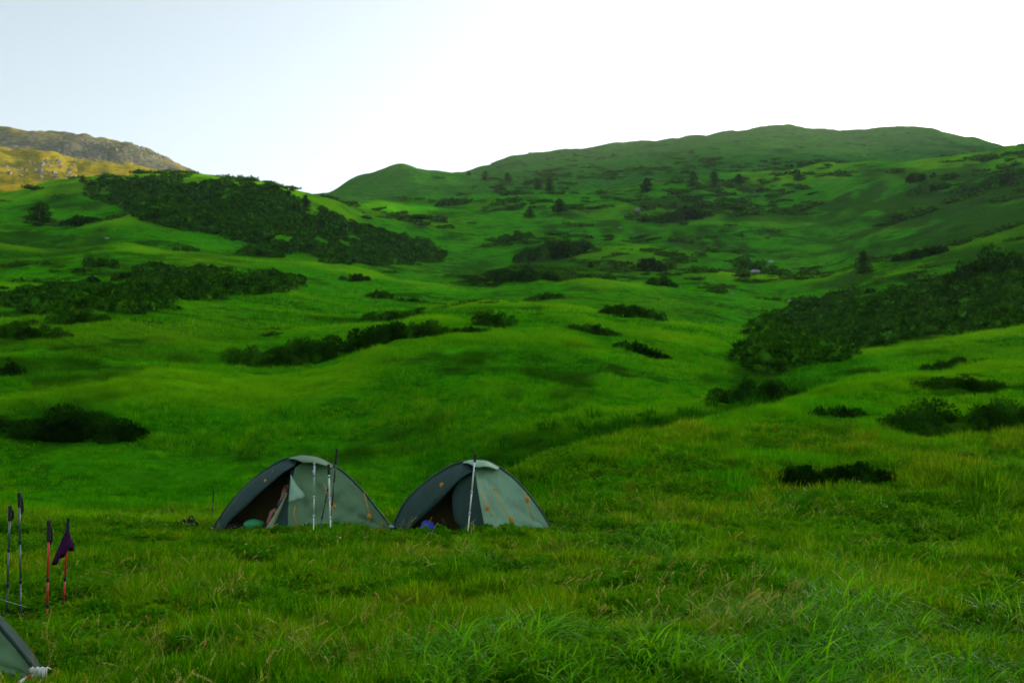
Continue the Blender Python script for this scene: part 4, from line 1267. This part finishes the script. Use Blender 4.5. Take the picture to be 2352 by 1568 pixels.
def make_tent(label, base, s, spec, rz=0.0):
    """spec holds the outline in metres / s: hoop, mouth (inner edge of the left wing), front edge of the right panel"""
    root = thing('dome_tent', label, 'tent', base, rz, 'grey green dome tents')
    fly = spec['fly']
    hoopL = [np.array(p) for p in spec['hoopL']]       # base -> apex
    hoopR = [np.array(p) for p in spec['hoopR']]       # apex -> base
    n = 22
    def HL(t): return poly_at(hoopL, t)
    def HR(t): return poly_at(hoopR, t)
    apex = hoopL[-1]
    # rear half of the dome
    rows = []
    for j in range(10):
        w = j / 9
        row = []
        for i in range(2 * n + 1):
            p = HL(i / n) if i <= n else HR((i - n) / n)
            k = math.sqrt(max(0.0, 1 - w * w))
            row.append((p[0] * (0.55 + 0.45 * k) , 1.25 * w, p[2] * k - 0.05 * w))
        rows.append(row)
    mb = MB(); mb.sheet(rows); mb.build('rear_fly', M_FLY_SHADED, root)
    # left wing of the porch, fly cloth darkened for its shaded side
    mouth = [np.array(p) for p in spec['mouth']]
    rows = []
    for i in range(n + 1):
        t = i / n
        a, b = HL(t), poly_at(mouth, t)
        row = []
        for j in range(7):
            f = j / 6
            p = a * (1 - f) + b * f
            bulge = 0.045 * math.sin(math.pi * f) * math.sin(math.pi * min(1, t * 1.1))
            row.append((p[0] - 0.7 * bulge, p[1] - 0.3 * bulge + 0.008 * math.sin(9 * t + 4 * f), p[2] + bulge))
        rows.append(row)
    mb = MB(); mb.sheet(rows); w = mb.build('porch_wing', M_FLY_SHADED, root, thick=0.006)
    # right panel
    front = [np.array(p) for p in spec['front']]       # top of the panel -> front peg
    peg, rb = front[-1], hoopR[-1]
    split = 0.42
    rows = []
    na = 44
    for i in range(na + 1):
        a = i / na
        h = HR(0.06 + 0.94 * a) - np.array([0, 0.0, 0.012])
        c = poly_at(front, a / split) if a <= split else peg + (rb - peg) * ((a - split) / (1 - split))
        row = []
        for j in range(19):
            f = j / 18
            p = h * (1 - f) + c * f
            # slack cloth: creases that fan out from the pole head towards the hem
            fan = a * 17
            env = math.sin(math.pi * f) * math.sin(math.pi * a) ** 0.7
            dy = 0.035 * env + spec['crease'] * env * (0.030 * math.sin(fan) + 0.017 * math.sin(2.3 * fan + 1.3 + 2 * f) + 0.008 * math.sin(4.1 * fan + 5 * f))
            fold = abs(math.sin(math.pi * (3.4 * f + 0.9 * a + 0.25 * math.sin(5 * a))))
            dy += spec['crease'] * 0.075 * env * (1 - fold) ** 2.5
            p = p + np.array([0.35 * dy, dy, 0])
            row.append(tuple(p))
        rows.append(row)
    mb = MB(); mb.sheet(rows); panel = mb.build('porch_panel', fly, root, thick=0.005)
    # hood over the porch peak
    rows = []
    hd = spec['hood']
    for i in range(15):
        t = i / 14
        q = lerp(hd[0], hd[1], t)
        a = HL(1 + q) if q < 0 else HR(q)
        k = math.sin(math.pi * min(1.0, max(0.0, t)))
        e = a + np.array([-0.015, -0.10 - 0.30 * k, -0.02 - 0.055 * k + 0.012 * math.sin(11 * t)])
        row = []
        for j in range(7):
            f = j / 6
            p = a * (1 - f) + e * f
            row.append((p[0], p[1], p[2] + 0.03 * math.sin(math.pi * f) * k + 0.006))
        rows.append(row)
    mb = MB(); mb.sheet(rows); mb.build('hood', spec.get('hood_mat', fly), root, thick=0.006)
    # inner tent seen through the mouth
    rows = []
    for i in range(2 * n + 1):
        p = (HL(i / n) if i <= n else HR((i - n) / n)) * np.array([0.93, 1, 0.92])
        row = []
        for j in range(6):
            f = j / 5
            row.append((p[0] * (1 - 0.0 * f), 0.10 + 0.05 * math.sin(math.pi * f), lerp(p[2], -0.02, f)))
        rows.append(row)
    mb = MB(); mb.sheet(rows); mb.build('inner_tent', M_INNER, root)
    mb = MB(); mb.sheet([[(-1.25, 0.1, 0.015), (1.25, 0.1, 0.015)], [(-1.15, -0.12, 0.02), (1.1, -0.12, 0.02)], [(-0.6, -0.36, 0.015), (0.5, -0.36, 0.015)]])
    mb.build('groundsheet', M_FLOOR, root)
    # hoop pole sleeve along the roof line
    mb = MB(); mb.tube([tuple(HL(i / n) + np.array([0, 0, 0.008])) for i in range(n + 1)] + [tuple(HR(i / n) + np.array([0, 0, 0.008])) for i in range(1, n + 1)], 0.014, 6)
    mb.build('pole_sleeve', M_FLY_SHADED, root)
    # door cloth: rows from its free left edge to the panel's front edge
    dl = [np.array(p) for p in spec['door']]
    rows = []
    for i in range(15):
        t = i / 14
        a = poly_at(dl, t); b = poly_at(front, t * 0.98) + np.array([0.012, 0.03, 0])
        rows.append([tuple(a * (1 - f) + b * f + np.array([0, 0.05 * math.sin(math.pi * f) + 0.018 * math.sin(8 * f + 3 * t), 0])) for f in [j / 8 for j in range(9)]])
    mb = MB(); mb.sheet(rows); mb.build('door', M_FLY_SHADED, root, thick=0.004)
    if spec.get('hem'):
        pts = [poly_at(dl, 0.32 + 0.68 * i / 12) for i in range(13)]
        rows = []
        for i, p in enumerate(pts):
            t = i / 12
            wd = 0.02 + 0.075 * t ** 1.5
            rows.append([tuple(p + np.array([-0.5 * wd, -0.01, 0])), tuple(p + np.array([0.0, -0.03, 0.0])), tuple(p + np.array([wd, -0.012, 0.0]))])
        mb = MB(); mb.sheet(rows); mb.build('door_hem', M_HEM, root, thick=0.008)
    if spec.get('flap'):
        q = [np.array(p) for p in spec['flap']]        # fan of outer points from the top corner
        rows = []
        for j in range(9):
            f = j / 8
            a = poly_at(q[:3], f); b = poly_at([q[0], q[3], q[4], q[5]], f)
            rows.append([tuple(a * (1 - g_) + b * g_ + np.array([0, -0.05 * math.sin(math.pi * g_) * f + 0.02 * math.sin(7 * g_ + 2), 0])) for g_ in [k / 6 for k in range(7)]])
        mb = MB(); mb.sheet(rows); mb.build('door_flap', M_COAT, root, thick=0.005)
    # guy lines with wound bundles
    for (pts, bundles) in spec['guys']:
        mb = MB(); mb.tube(pts, 0.0075, 5)
        gl = mb.build('guy_line', M_ORANGE, root)
        for (c, r_) in bundles:
            mb = MB()
            for k in range(4):
                an = k * 0.9
                pl = []
                for t in range(9):
                    w = 2 * math.pi * t / 8
                    pl.append((c[0] + r_ * math.cos(w) * math.cos(an) * 0.8, c[1] - 0.008 + r_ * 0.5 * math.cos(w) * math.sin(an), c[2] + r_ * 1.1 * math.sin(w)))
                mb.tube(pl, 0.009, 5)
            mb.build('cord_bundle', M_ORANGE, gl)
    for (c, sz) in spec.get('tabs', []):
        mb = MB(); mb.add([(c[0] - sz, c[1], c[2]), (c[0] + sz, c[1] - 0.01, c[2] - 0.01), (c[0] + sz, c[1] - 0.03, c[2] + 0.03), (c[0] - sz, c[1] - 0.02, c[2] + 0.04)], [(0, 1, 2, 3)])
        mb.build('corner_tab', M_TAB, root, thick=0.005)
    for p in (hoopL[0], peg, rb):
        mb = MB(); mb.tube([(p[0], p[1] - 0.02, p[2] + 0.03), (p[0], p[1] - 0.06, p[2] - 0.14)], [0.006, 0.004], 5)
        mb.build('peg', M_BLACK, root)
    return root

def loc_from(base_u, base_v, base):
    """photograph points on this tent -> metres in the tent's own frame, at a chosen depth offset y"""
    def f(u, v, y=0.0):
        p = at(u, v, base.y + y)
        return np.array([p.x - base.x, y, p.z - base.z])
    return f
q = loc_from(695, 1221, TENT1)
T1 = dict(fly=M_FLY, crease=1.0,
    hoopL=[q(483,1222), q(518,1169), q(545,1137), q(576,1106), q(619,1073), q(650,1056), q(694,1046)],
    hoopR=[q(694,1046), q(722,1049), q(750,1060), q(790,1085), q(830,1124), q(870,1174), q(907,1222)],
    mouth=[q(508,1224,-.14), q(533,1191,-.22), q(565,1162,-.27), q(596,1132,-.30), q(627,1105,-.32), q(655,1082,-.33), q(676,1070,-.32)],
    front=[q(678,1074,-.34), q(670,1120,-.40), q(662,1165,-.47), q(662,1228,-.56)],
    hood=(-0.10, 0.27),
    door=[q(668,1080,-.30), q(664,1110,-.33), q(655,1140,-.36), q(636,1178,-.40), q(606,1230,-.46)],
    hem=True,
    flap=[q(668,1090,-.44), q(665,1120,-.50), q(662,1152,-.54), q(684,1117,-.52), q(700,1138,-.56), q(692,1146,-.57)],
    guys=[([q(628,1080,-.16), q(611,1103,-.20)], [(q(610,1104,-.23), .022)]),
          ([q(678,1160,-.50), q(674,1180,-.52), q(688,1220,-.55)], []),
          ([q(744,1112,-.27), q(752,1131,-.30), q(768,1160,-.34)], [(q(751,1133,-.33), .024), (q(768,1163,-.37), .026)]),
          ([q(836,1131,-.08), q(848,1182,-.12)], [(q(848,1185,-.15), .032)])],
    tabs=[(q(488,1216,-.05), .028)])
tent_a = make_tent('larger left dome tent with its grey green door folded back and a person inside', TENT1, 1, T1)
q = loc_from(1085, 1221, TENT2)
T2 = dict(fly=M_FLY2, crease=0.55,
    hoopL=[q(897,1218), q(926,1160), q(950,1132), q(978,1107), q(1017,1080), q(1045,1066), q(1080,1057)],
    hoopR=[q(1080,1057), q(1110,1058), q(1140,1070), q(1180,1098), q(1215,1136), q(1245,1178), q(1270,1220)],
    mouth=[q(934,1220,-.14), q(967,1189,-.22), q(998,1160,-.27), q(1027,1131,-.30), q(1056,1101,-.32), q(1074,1088,-.33), q(1088,1082,-.32)],
    front=[q(1092,1084,-.34), q(1097,1120,-.40), q(1105,1165,-.47), q(1117,1231,-.56)],
    hood=(-0.06, 0.27),
    door=[q(1088,1086,-.30), q(1052,1108,-.26), q(1038,1140,-.24), q(1042,1190,-.26), q(1075,1226,-.32)],
    guys=[([q(1032,1086,-.12), q(1016,1110,-.17)], [(q(1015,1114,-.20), .034)]),
          ([q(1106,1128,-.42), q(1121,1168,-.46), q(1130,1186,-.47)], [(q(1120,1166,-.49), .030)]),
          ([q(1136,1123,-.34), q(1145,1150,-.38), q(1163,1176,-.42), q(1175,1200,-.43)], [(q(1174,1192,-.46), .036), (q(1136,1122,-.37), .015)]),
          ([q(1206,1128,-.10), q(1210,1148,-.14), q(1226,1198,-.22)], [(q(1211,1147,-.17), .036)])],
    tabs=[(q(900,1211,-.05), .035)])
tent_b = make_tent('paler right dome tent closed on its right side with a white pole in front', TENT2, 1, T2)

# the third tent: only its right corner shows at the lower left edge of the photograph
p3 = at(-505, 1640, 6.0); p3.z = gz(p3.x, p3.y)
def q3(x, z, y=0.0): return np.array([x, y, z])
hp = [(-1.4, 0.0), (-1.15, .33), (-.9, .62), (-.6, .9), (-.3, 1.08), (0, 1.15)]
T3 = dict(fly=M_FLY, crease=0.8, hoopL=[q3(*p) for p in hp], hoopR=[q3(-x, z) for x, z in reversed(hp)],
    mouth=[q3(-1.25, 0, -.14), q3(-1.08, .2, -.22), q3(-.86, .39, -.27), q3(-.66, .58, -.3), q3(-.45, .77, -.32), q3(-.25, .9, -.33), q3(-.15, .98, -.32)],
    front=[q3(-.1, .97, -.34), q3(-.12, .7, -.4), q3(-.15, .3, -.48), q3(-.2, -.02, -.56)], hood=(-.1, .36),
    door=[q3(-.17, .95, -.3), q3(-.2, .7, -.33), q3(-.25, .5, -.36), q3(-.35, .3, -.4), q3(-.5, -.03, -.46)], hem=True, guys=[])
tent_c = make_tent('grey green tent corner cut off by the lower left frame edge', p3, 1, T3, R(18))

# ------------------------------------------------------------------ walking poles
M_RED = simple('red_pole', (0.62, 0.020, 0.030), 0.35, var=0.06)
M_GREY = simple('grey_pole', (0.13, 0.155, 0.16), 0.35, 0.6)
M_DARKP = simple('dark_pole', (0.035, 0.042, 0.048), 0.4, 0.4)
M_SILVER = simple('silver_pole', (0.50, 0.56, 0.58), 0.35, 0.3)
M_WHITEP = simple('white_pole', (0.72, 0.77, 0.72), 0.4)
M_GREEN = simple('green_band', (0.02, 0.30, 0.12), 0.5)
M_GRIP = simple('grip_foam', (0.010, 0.010, 0.011), 0.8, scale=60)

def walking_pole(label, u0, v0, u1, v1, mat, rad=0.009, grip=0.13, collars=(0.28, 0.60), strap=-1, Y=None, low_mat=None, band=None, cup=False, basket=True, strap_len=0.13):
    """u0, v0: where it enters the ground; u1, v1: its upper end"""
    b = hit(u0, v0) if Y is None else at(u0, v0, Y)
    t = at(u1, v1, b.y)
    d = t - b; L = d.length
    o = thing('walking_pole', label, 'walking pole', b, group='walking poles stuck in the meadow')
    o.rotation_euler = d.to_track_quat('Z', 'Y').to_euler()
    g0 = L - grip
    def seg(name, z0, z1, r0, r1, m, n=10, zs=None):
        mb = MB()
        mb.tube([(0, 0, z0), (0, 0, (z0 + z1) / 2), (0, 0, z1)], [r0, (r0 + r1) / 2, r1], n)
        return mb.build(name, m, o)
    c1, c2 = [L * c for c in collars]
    seg('lower_shaft', -0.12, c1, rad * 0.72, rad * 0.78, low_mat or mat)
    seg('middle_shaft', c1, c2, rad * 0.88, rad * 0.92, mat)
    seg('upper_shaft', c2, g0 + 0.01 if grip else L, rad, rad, mat)
    for c in (c1, c2):
        mb = MB(); mb.tube([(0, 0, c - 0.022), (0, 0, c - 0.016), (0, 0, c + 0.016), (0, 0, c + 0.022)], [rad * 1.0, rad * 1.35, rad * 1.35, rad * 1.05], 10)
        mb.build('lock_collar', M_SILVER if mat in (M_SILVER, M_WHITEP) else M_BLACK, o)
    if band:
        for z in band:
            seg('colour_band', L * z - 0.014, L * z + 0.014, rad * 1.12, rad * 1.12, M_GREEN)
    if basket:
        mb = MB(); mb.tube([(0, 0, 0.0), (0, 0, 0.005), (0, 0, 0.015), (0, 0, 0.025)], [0.008, 0.026, 0.024, 0.009], 12)
        mb.build('basket', M_BLACK, o)
    if grip:
        mb = MB()
        zs = [0, .08, .25, .45, .62, .8, .92, 1.0]
        rs = [1.25, 1.7, 1.55, 1.7, 1.5, 1.6, 2.0, 1.2]
        mb.tube([(0, 0, g0 + grip * z) for z in zs], [rad * r_ for r_ in rs], 10)
        gr = mb.build('grip', M_GRIP, o)
        if strap:
            k = strap
            mb = MB()
            pts = [(0, 0, L - .02), (k * .030, 0, L - .035), (k * .045, .006, L - strap_len * .55), (k * .052, .004, L - strap_len), (k * .040, .0, L - strap_len * 1.12), (k * .026, -.004, L - strap_len * .8), (k * .010, 0, L - .045)]
            mb.tube(pts, [.005, .008, .010, .011, .010, .008, .005], 6)
            mb.build('strap', M_GRIP, o)
    if cup:
        mb = MB(); mb.tube([(-.032, 0, L - .006), (.032, 0, L - .006)], .010, 8)
        mb.tube([(0, 0, L - .03), (0, 0, L)], .013, 8)
        mb.build('end_cup', M_SILVER, o)
        mb = MB(); mb.tube([(0, 0, L - .16), (.012, -.01, L - .15), (.035, -.012, L - .125), (.02, -.012, L - .11)], .008, 6)
        mb.build('clip', M_SILVER, o)
    return o
walking_pole('shorter grey walking pole at the far left with its strap to the left', 15, 1418, 23, 1161, M_GREY, low_mat=M_DARKP, grip=.135, strap=-1, strap_len=.12)
walking_pole('taller grey walking pole beside the shorter one at the far left', 48, 1416, 44, 1131, M_GREY, grip=.13, strap=-1, strap_len=.17)
walking_pole('plain red walking pole with a black grip and dangling strap', 108, 1424, 112, 1194, M_RED, .0095, .19, (.14, .40), -1, strap_len=.19)
cloth_pole = walking_pole('red walking pole with a purple cloth hung on it', 144, 1417, 157, 1189, M_RED, .0085, .15, (.13, .38), 0)
walking_pole('silver pole propping up the hood of the left tent', 720, 1238, 722, 1063, M_SILVER, .0105, 0, (.30, .55), 0, low_mat=M_WHITEP, band=(.83,), cup=True, basket=False, Y=14.35)
walking_pole('white walking pole with a black grip before the left tent', 760, 1242, 755, 1065, M_WHITEP, .0125, .15, (.30, .55), 1, band=(.83,), basket=False, strap_len=.12, Y=14.25)
walking_pole('tall dark walking pole rising above the left tent roof', 757, 1226, 774, 1029, M_DARKP, .0105, .24, (.35, .62), 0, basket=False, Y=14.55)
walking_pole('short dark pole slanting behind the white pole at the left tent', 733, 1224, 753, 1122, M_DARKP, .010, .03, (.35, .7), 0, basket=False, Y=14.45)
walking_pole('white pole with a black tip standing before the right tent', 1073, 1237, 1092, 1042, M_WHITEP, .0115, 0.12, (.30, .55), 0, basket=False, Y=14.55)
mbt = MB(); mbt.tube([(0, 0, 1.235), (0, 0, 1.30), (0, 0, 1.42)], [.014, .012, .005], 8)
walking_pole('lone thin walking pole in the grass left of the tents', 490 - 5, 1214, 491, 1125, M_DARKP, .007, .21, (.2, .5), 0, basket=False, Y=17.3)

# purple cloth hung over the grip of the red pole
M_PURPLE = mat_fabric('purple_cloth', (0.06, 0.006, 0.06), 0.15, 0.75, 0.35)
b = hit(144, 1417)
def qp(u, v, y=0.0):
    p = at(u, v, b.y + y); return p
rows = []
top = qp(155, 1218)
for i in range(11):
    t = i / 10
    row = []
    for j in range(29):
        an = 2 * math.pi * j / 28
        c = math.cos(an)
        left = max(0, -c); right = max(0, c)
        hem = 0.225 + 0.075 * left - 0.055 * right + 0.015 * math.sin(5 * an)
        rad = 0.016 + t * (0.030 + 0.040 * left + 0.050 * right * math.sin(math.pi * min(1, t * 0.8)) + 0.012 * math.sin(4 * an + 1) + 0.008 * math.sin(9 * an))
        row.append((top.x + rad * c - 0.035 * t, top.y + 0.6 * rad * math.sin(an), top.z - hem * t))
    rows.append(row)
mb = MB(); mb.sheet(rows)
o = mb.build('purple_cloth', M_PURPLE, None, thick=0.003)
tag(o, 'dark purple cloth draped over the right red walking pole', 'cloth')

# guy rope of the near tent and the striped tape lying by its corner
M_ROPE = simple('pale_green_rope', (0.16, 0.30, 0.15), 0.6)
p0, p1 = at(-60, 1352, 7.6), hit(66, 1401)
p1.z += 0.01
mb = MB(); mb.tube([p0, (p0 + p1) / 2 - Vector((0, 0, .01)), p1], 0.0045, 6)
tag(mb.build('guy_rope', M_ROPE), 'pale green guy rope pegged behind the grey poles at far left', 'rope')
def mat_stripe():
    m, nt, p, out = new_mat('red_white_tape')
    wv = nnode(nt, 'ShaderNodeTexWave'); wv.inputs['Scale'].default_value = 8.0; wv.inputs['Distortion'].default_value = 2.0
    nt.links.new(nnode(nt, 'ShaderNodeTexCoord').outputs['Object'], wv.inputs['Vector'])
    c = ramp(nt, wv.outputs['Fac'], [(0.55, (0.75, 0.78, 0.75)), (0.62, (0.35, 0.02, 0.02))])
    nt.links.new(c, p.inputs['Base Color']); p.inputs['Roughness'].default_value = 0.6
    return m
pts = [at(20, 1580, 5.9), at(45, 1566, 5.95), at(62, 1556, 6.0), at(80, 1546, 6.05)]
mb = MB(); mb.tube(pts, [0.010, 0.011, 0.011, 0.010], 7)
tp = mb.build('striped_tape', mat_stripe())
tag(tp, 'red and white striped tape at the corner of the cut off tent', 'tape')
c = at(88, 1541, 6.05)
mb = MB()
for k in range(4):
    rows = [[(c.x - 0.035 + 0.024 * k, c.y - 0.01 * k, c.z - 0.03), (c.x - 0.02 + 0.024 * k, c.y, c.z - 0.035)], [(c.x - 0.045 + 0.026 * k, c.y - 0.03, c.z + 0.02), (c.x - 0.02 + 0.028 * k, c.y - 0.02, c.z + 0.025)], [(c.x - 0.03 + 0.03 * k, c.y - 0.01, c.z + 0.03), (c.x - 0.01 + 0.03 * k, c.y, c.z + 0.01)]]
    mb.sheet(rows)
kn = mb.build('tape_end', M_WHITE, tp, thick=0.004)

# ------------------------------------------------------------------ luggage
M_PACK = simple('black_pack_cloth', (0.013, 0.012, 0.013), 0.8, var=0.5, scale=6, spec=0.1)
M_PACK2 = simple('brown_black_strap', (0.022, 0.017, 0.016), 0.8, spec=0.1)
c = hit(424, 1216)
o = thing('rucksack', 'black rucksack lying in the grass left of the tents', 'rucksack', c)
def sc_(px): return px / F * c.y
mb = MB(); mb.ball((0.05, 0, 0.085), 0.15, 3, (1.15, 0.75, 0.55), 0.12, 3); mb.build('body', M_PACK, o)
mb = MB(); mb.ball((-0.13, -0.03, 0.06), 0.07, 2, (1.0, 0.9, 0.9), 0.15, 4); mb.build('lid', M_PACK2, o)
mb = MB(); mb.ball((0.03, -0.11, 0.06), 0.06, 2, (1.2, 0.6, 0.7), 0.1, 5); mb.build('pocket', M_PACK, o)
mb = MB(); mb.tube([(0.06, 0, 0.14), (0.08, 0, 0.205), (0.115, 0, 0.215), (0.14, 0, 0.17), (0.16, 0, 0.10)], 0.011, 6); mb.build('strap', M_PACK2, o)
M_MATG = simple('green_mat', (0.02, 0.26, 0.08), 0.7)
qa = loc_from(695, 1221, TENT1)
ca = TENT1 + Vector(qa(583, 1206, -.28))
mb = MB(); mb.ball((0, 0, 0.0), 0.125, 3, (1.4, 0.9, 0.85), 0.12, 8)
o = mb.build('stuff_sack', M_MATG); o.location = ca
tag(o, 'green stuff sack inside the mouth of the left tent', 'bag')
ca = TENT1 + Vector(qa(548, 1216, -.18))
mb = MB(); mb.ball((0, 0, 0.02), 0.13, 3, (1.5, 0.9, 0.7), 0.15, 9)
o = mb.build('dark_bundle', M_PACK); o.location = ca
tag(o, 'black bundle behind the green sack in the left tent', 'bundle')
M_BLUE = simple('blue_bag_cloth', (0.012, 0.055, 0.36), 0.6)
qb = loc_from(1085, 1221, TENT2)
ca = TENT2 + Vector(qb(983, 1210, -.20))
mb = MB(); mb.ball((0, 0, 0.01), 0.085, 3, (1.2, 0.9, 0.95), 0.18, 10)
o = mb.build('stuff_sack', M_BLUE); o.location = ca
tag(o, 'blue stuff sack in the mouth of the right tent', 'bag')

# ------------------------------------------------------------------ the person sitting in the left tent
M_SKIN = simple('skin', (0.34, 0.13, 0.10), 0.55, var=0.06)
M_SHIRT = simple('grey_blue_shirt', (0.060, 0.070, 0.105), 0.8, var=0.2, scale=10)
M_HAIR = simple('dark_hair', (0.012, 0.009, 0.007), 0.6, var=0.4, scale=40)
M_SHORTS = simple('dark_shorts', (0.018, 0.020, 0.026), 0.8)
M_EYE = simple('eye', (0.02, 0.015, 0.012), 0.2)
def skin_mesh(name, pts, edges, radii, mat, parent, root=0, sub=2):
    me = bpy.data.meshes.new(name)
    me.from_pydata([tuple(p) for p in pts], edges, [])
    o = bpy.data.objects.new(name, me); COL.objects.link(o)
    o.parent = parent
    md = o.modifiers.new('skin', 'SKIN'); md.use_smooth_shade = True
    for i, r_ in enumerate(radii):
        sv = me.skin_vertices[0].data[i]
        sv.radius = (r_, r_) if not hasattr(r_, '__len__') else r_
        sv.use_root = (i == root)
    ss = o.modifiers.new('smooth', 'SUBSURF'); ss.levels = sub; ss.render_levels = sub
    me.materials.append(mat)
    return o
pb = TENT1 + Vector((.06, .03, 0))
person = thing('person', 'person in a grey blue top sitting with bent bare knees inside the left tent', 'person', pb)
J = {}
names, pts, rad = [], [], []
def joint(n, p, r_):
    J[n] = len(pts); pts.append(p); rad.append(r_)
joint('pelvis', (-.17, -.06, .13), .125); joint('waist', (-.16, -.06, .30), .105); joint('chest', (-.18, -.06, .47), .125)
joint('neck0', (-.22, -.06, .60), .06); joint('neck1', (-.245, -.06, .66), .045); joint('head', (-.27, -.065, .745), .078); joint('crown', (-.262, -.06, .82), .066)
joint('shL', (-.20, -.16, .57), .058); joint('elL', (-.41, -.215, .40), .040); joint('wrL', (-.345, -.25, .575), .027)
joint('shR', (-.20, .05, .57), .058); joint('elR', (-.36, .08, .38), .040); joint('wrR', (-.47, .02, .34), .027)
joint('hipL', (-.22, -.15, .12), .088); joint('knL', (-.50, -.19, .37), .056); joint('anL', (-.60, -.20, .07), .036); joint('toL', (-.74, -.21, .035), .030)
joint('hipR', (-.22, .03, .12), .088); joint('knR', (-.52, .03, .36), .056); joint('anR', (-.62, .03, .07), .036); joint('toR', (-.76, .03, .035), .030)
E = [('pelvis','waist'),('waist','chest'),('chest','neck0'),('neck0','neck1'),('neck1','head'),('head','crown'),('chest','shL'),('shL','elL'),('elL','wrL'),('chest','shR'),('shR','elR'),('elR','wrR'),('pelvis','hipL'),('hipL','knL'),('knL','anL'),('anL','toL'),('pelvis','hipR'),('hipR','knR'),('knR','anR'),('anR','toR')]
edges = [(J[a], J[b_]) for a, b_ in E]
for side, w0, dr in (('L', Vector((-.345, -.25, .575)), Vector((.25, .25, 1))), ('R', Vector((-.47, .02, .34)), Vector((-1, -.1, -.35)))):
    dr = dr.normalized(); sd = dr.cross(Vector((0, 1, 0.2))).normalized(); nm = dr.cross(sd)
    pts.append(tuple(w0 + dr * .045)); rad.append((.036, .018)); pi = len(pts) - 1
    edges.append((J['wr' + side], pi))
    for k, (off, ln) in enumerate(((-.027, .066), (-.009, .078), (.009, .074), (.027, .058))):
        a = w0 + dr * .085 + sd * off; b2 = a + dr * ln * .5 + nm * .008; c2 = b2 + dr * ln * .45 + nm * .02
        i0 = len(pts)
        for pp, rr in ((a, .0095), (b2, .0085), (c2, .007)): pts.append(tuple(pp)); rad.append(rr)
        edges += [(pi, i0), (i0, i0 + 1), (i0 + 1, i0 + 2)]
    a = w0 + dr * .03 + sd * -.036; b2 = a + dr * .035 + sd * -.016
    i0 = len(pts); pts.append(tuple(a)); rad.append(.011); pts.append(tuple(b2)); rad.append(.009)
    edges += [(pi, i0), (i0, i0 + 1)]
skin_mesh('body', pts, edges, rad, M_SKIN, person)
# shirt: trunk, shoulders and upper arm sleeves
sp = [(-.165, -.06, .20), (-.16, -.06, .32), (-.18, -.06, .47), (-.215, -.06, .585), (-.20, -.165, .575), (-.31, -.20, .485), (-.41, -.217, .40), (-.355, -.245, .545), (-.20, .055, .575), (-.29, .07, .47)]
skin_mesh('shirt', sp, [(0, 1), (1, 2), (2, 3), (2, 4), (4, 5), (5, 6), (6, 7), (2, 8), (8, 9)], [.142, .128, .145, .085, .080, .070, .058, .045, .078, .066], M_SHIRT, person)
skin_mesh('shorts', [(-.17, -.06, .13), (-.23, -.15, .125), (-.34, -.17, .225), (-.23, .03, .125), (-.35, .03, .225)], [(0, 1), (1, 2), (0, 3), (3, 4)], [.142, .106, .088, .106, .088], M_SHORTS, person)
hm = MB(); hm.ball((-.250, -.06, .800), .094, 3, (1.02, 0.94, 0.86), 0.08, 2); hm.ball((-.222, -.06, .745), .072, 2, (.75, 1.0, 1.0), 0.08, 6)
hm.build('hair', M_HAIR, person)
fm = MB(); fm.ball((-.352, -.064, .735), .017, 2, (1.1, .8, 1.3)); fm.build('nose', M_SKIN, person)
for sy in (-1, 1):
    em = MB(); em.ball((-.335, -.064 + sy * .031, .757), .010, 2); em.build('eye', M_EYE, person)
em = MB(); em.ball((-.262, -.146, .735), .022, 2, (.8, .4, 1.3)); em.build('ear', M_SKIN, person)
M_LIP = simple('lip', (0.30, 0.07, 0.06), 0.5)
em = MB(); em.ball((-.340, -.064, .694), .014, 2, (.5, 1.6, .45)); em.build('mouth', M_LIP, person)
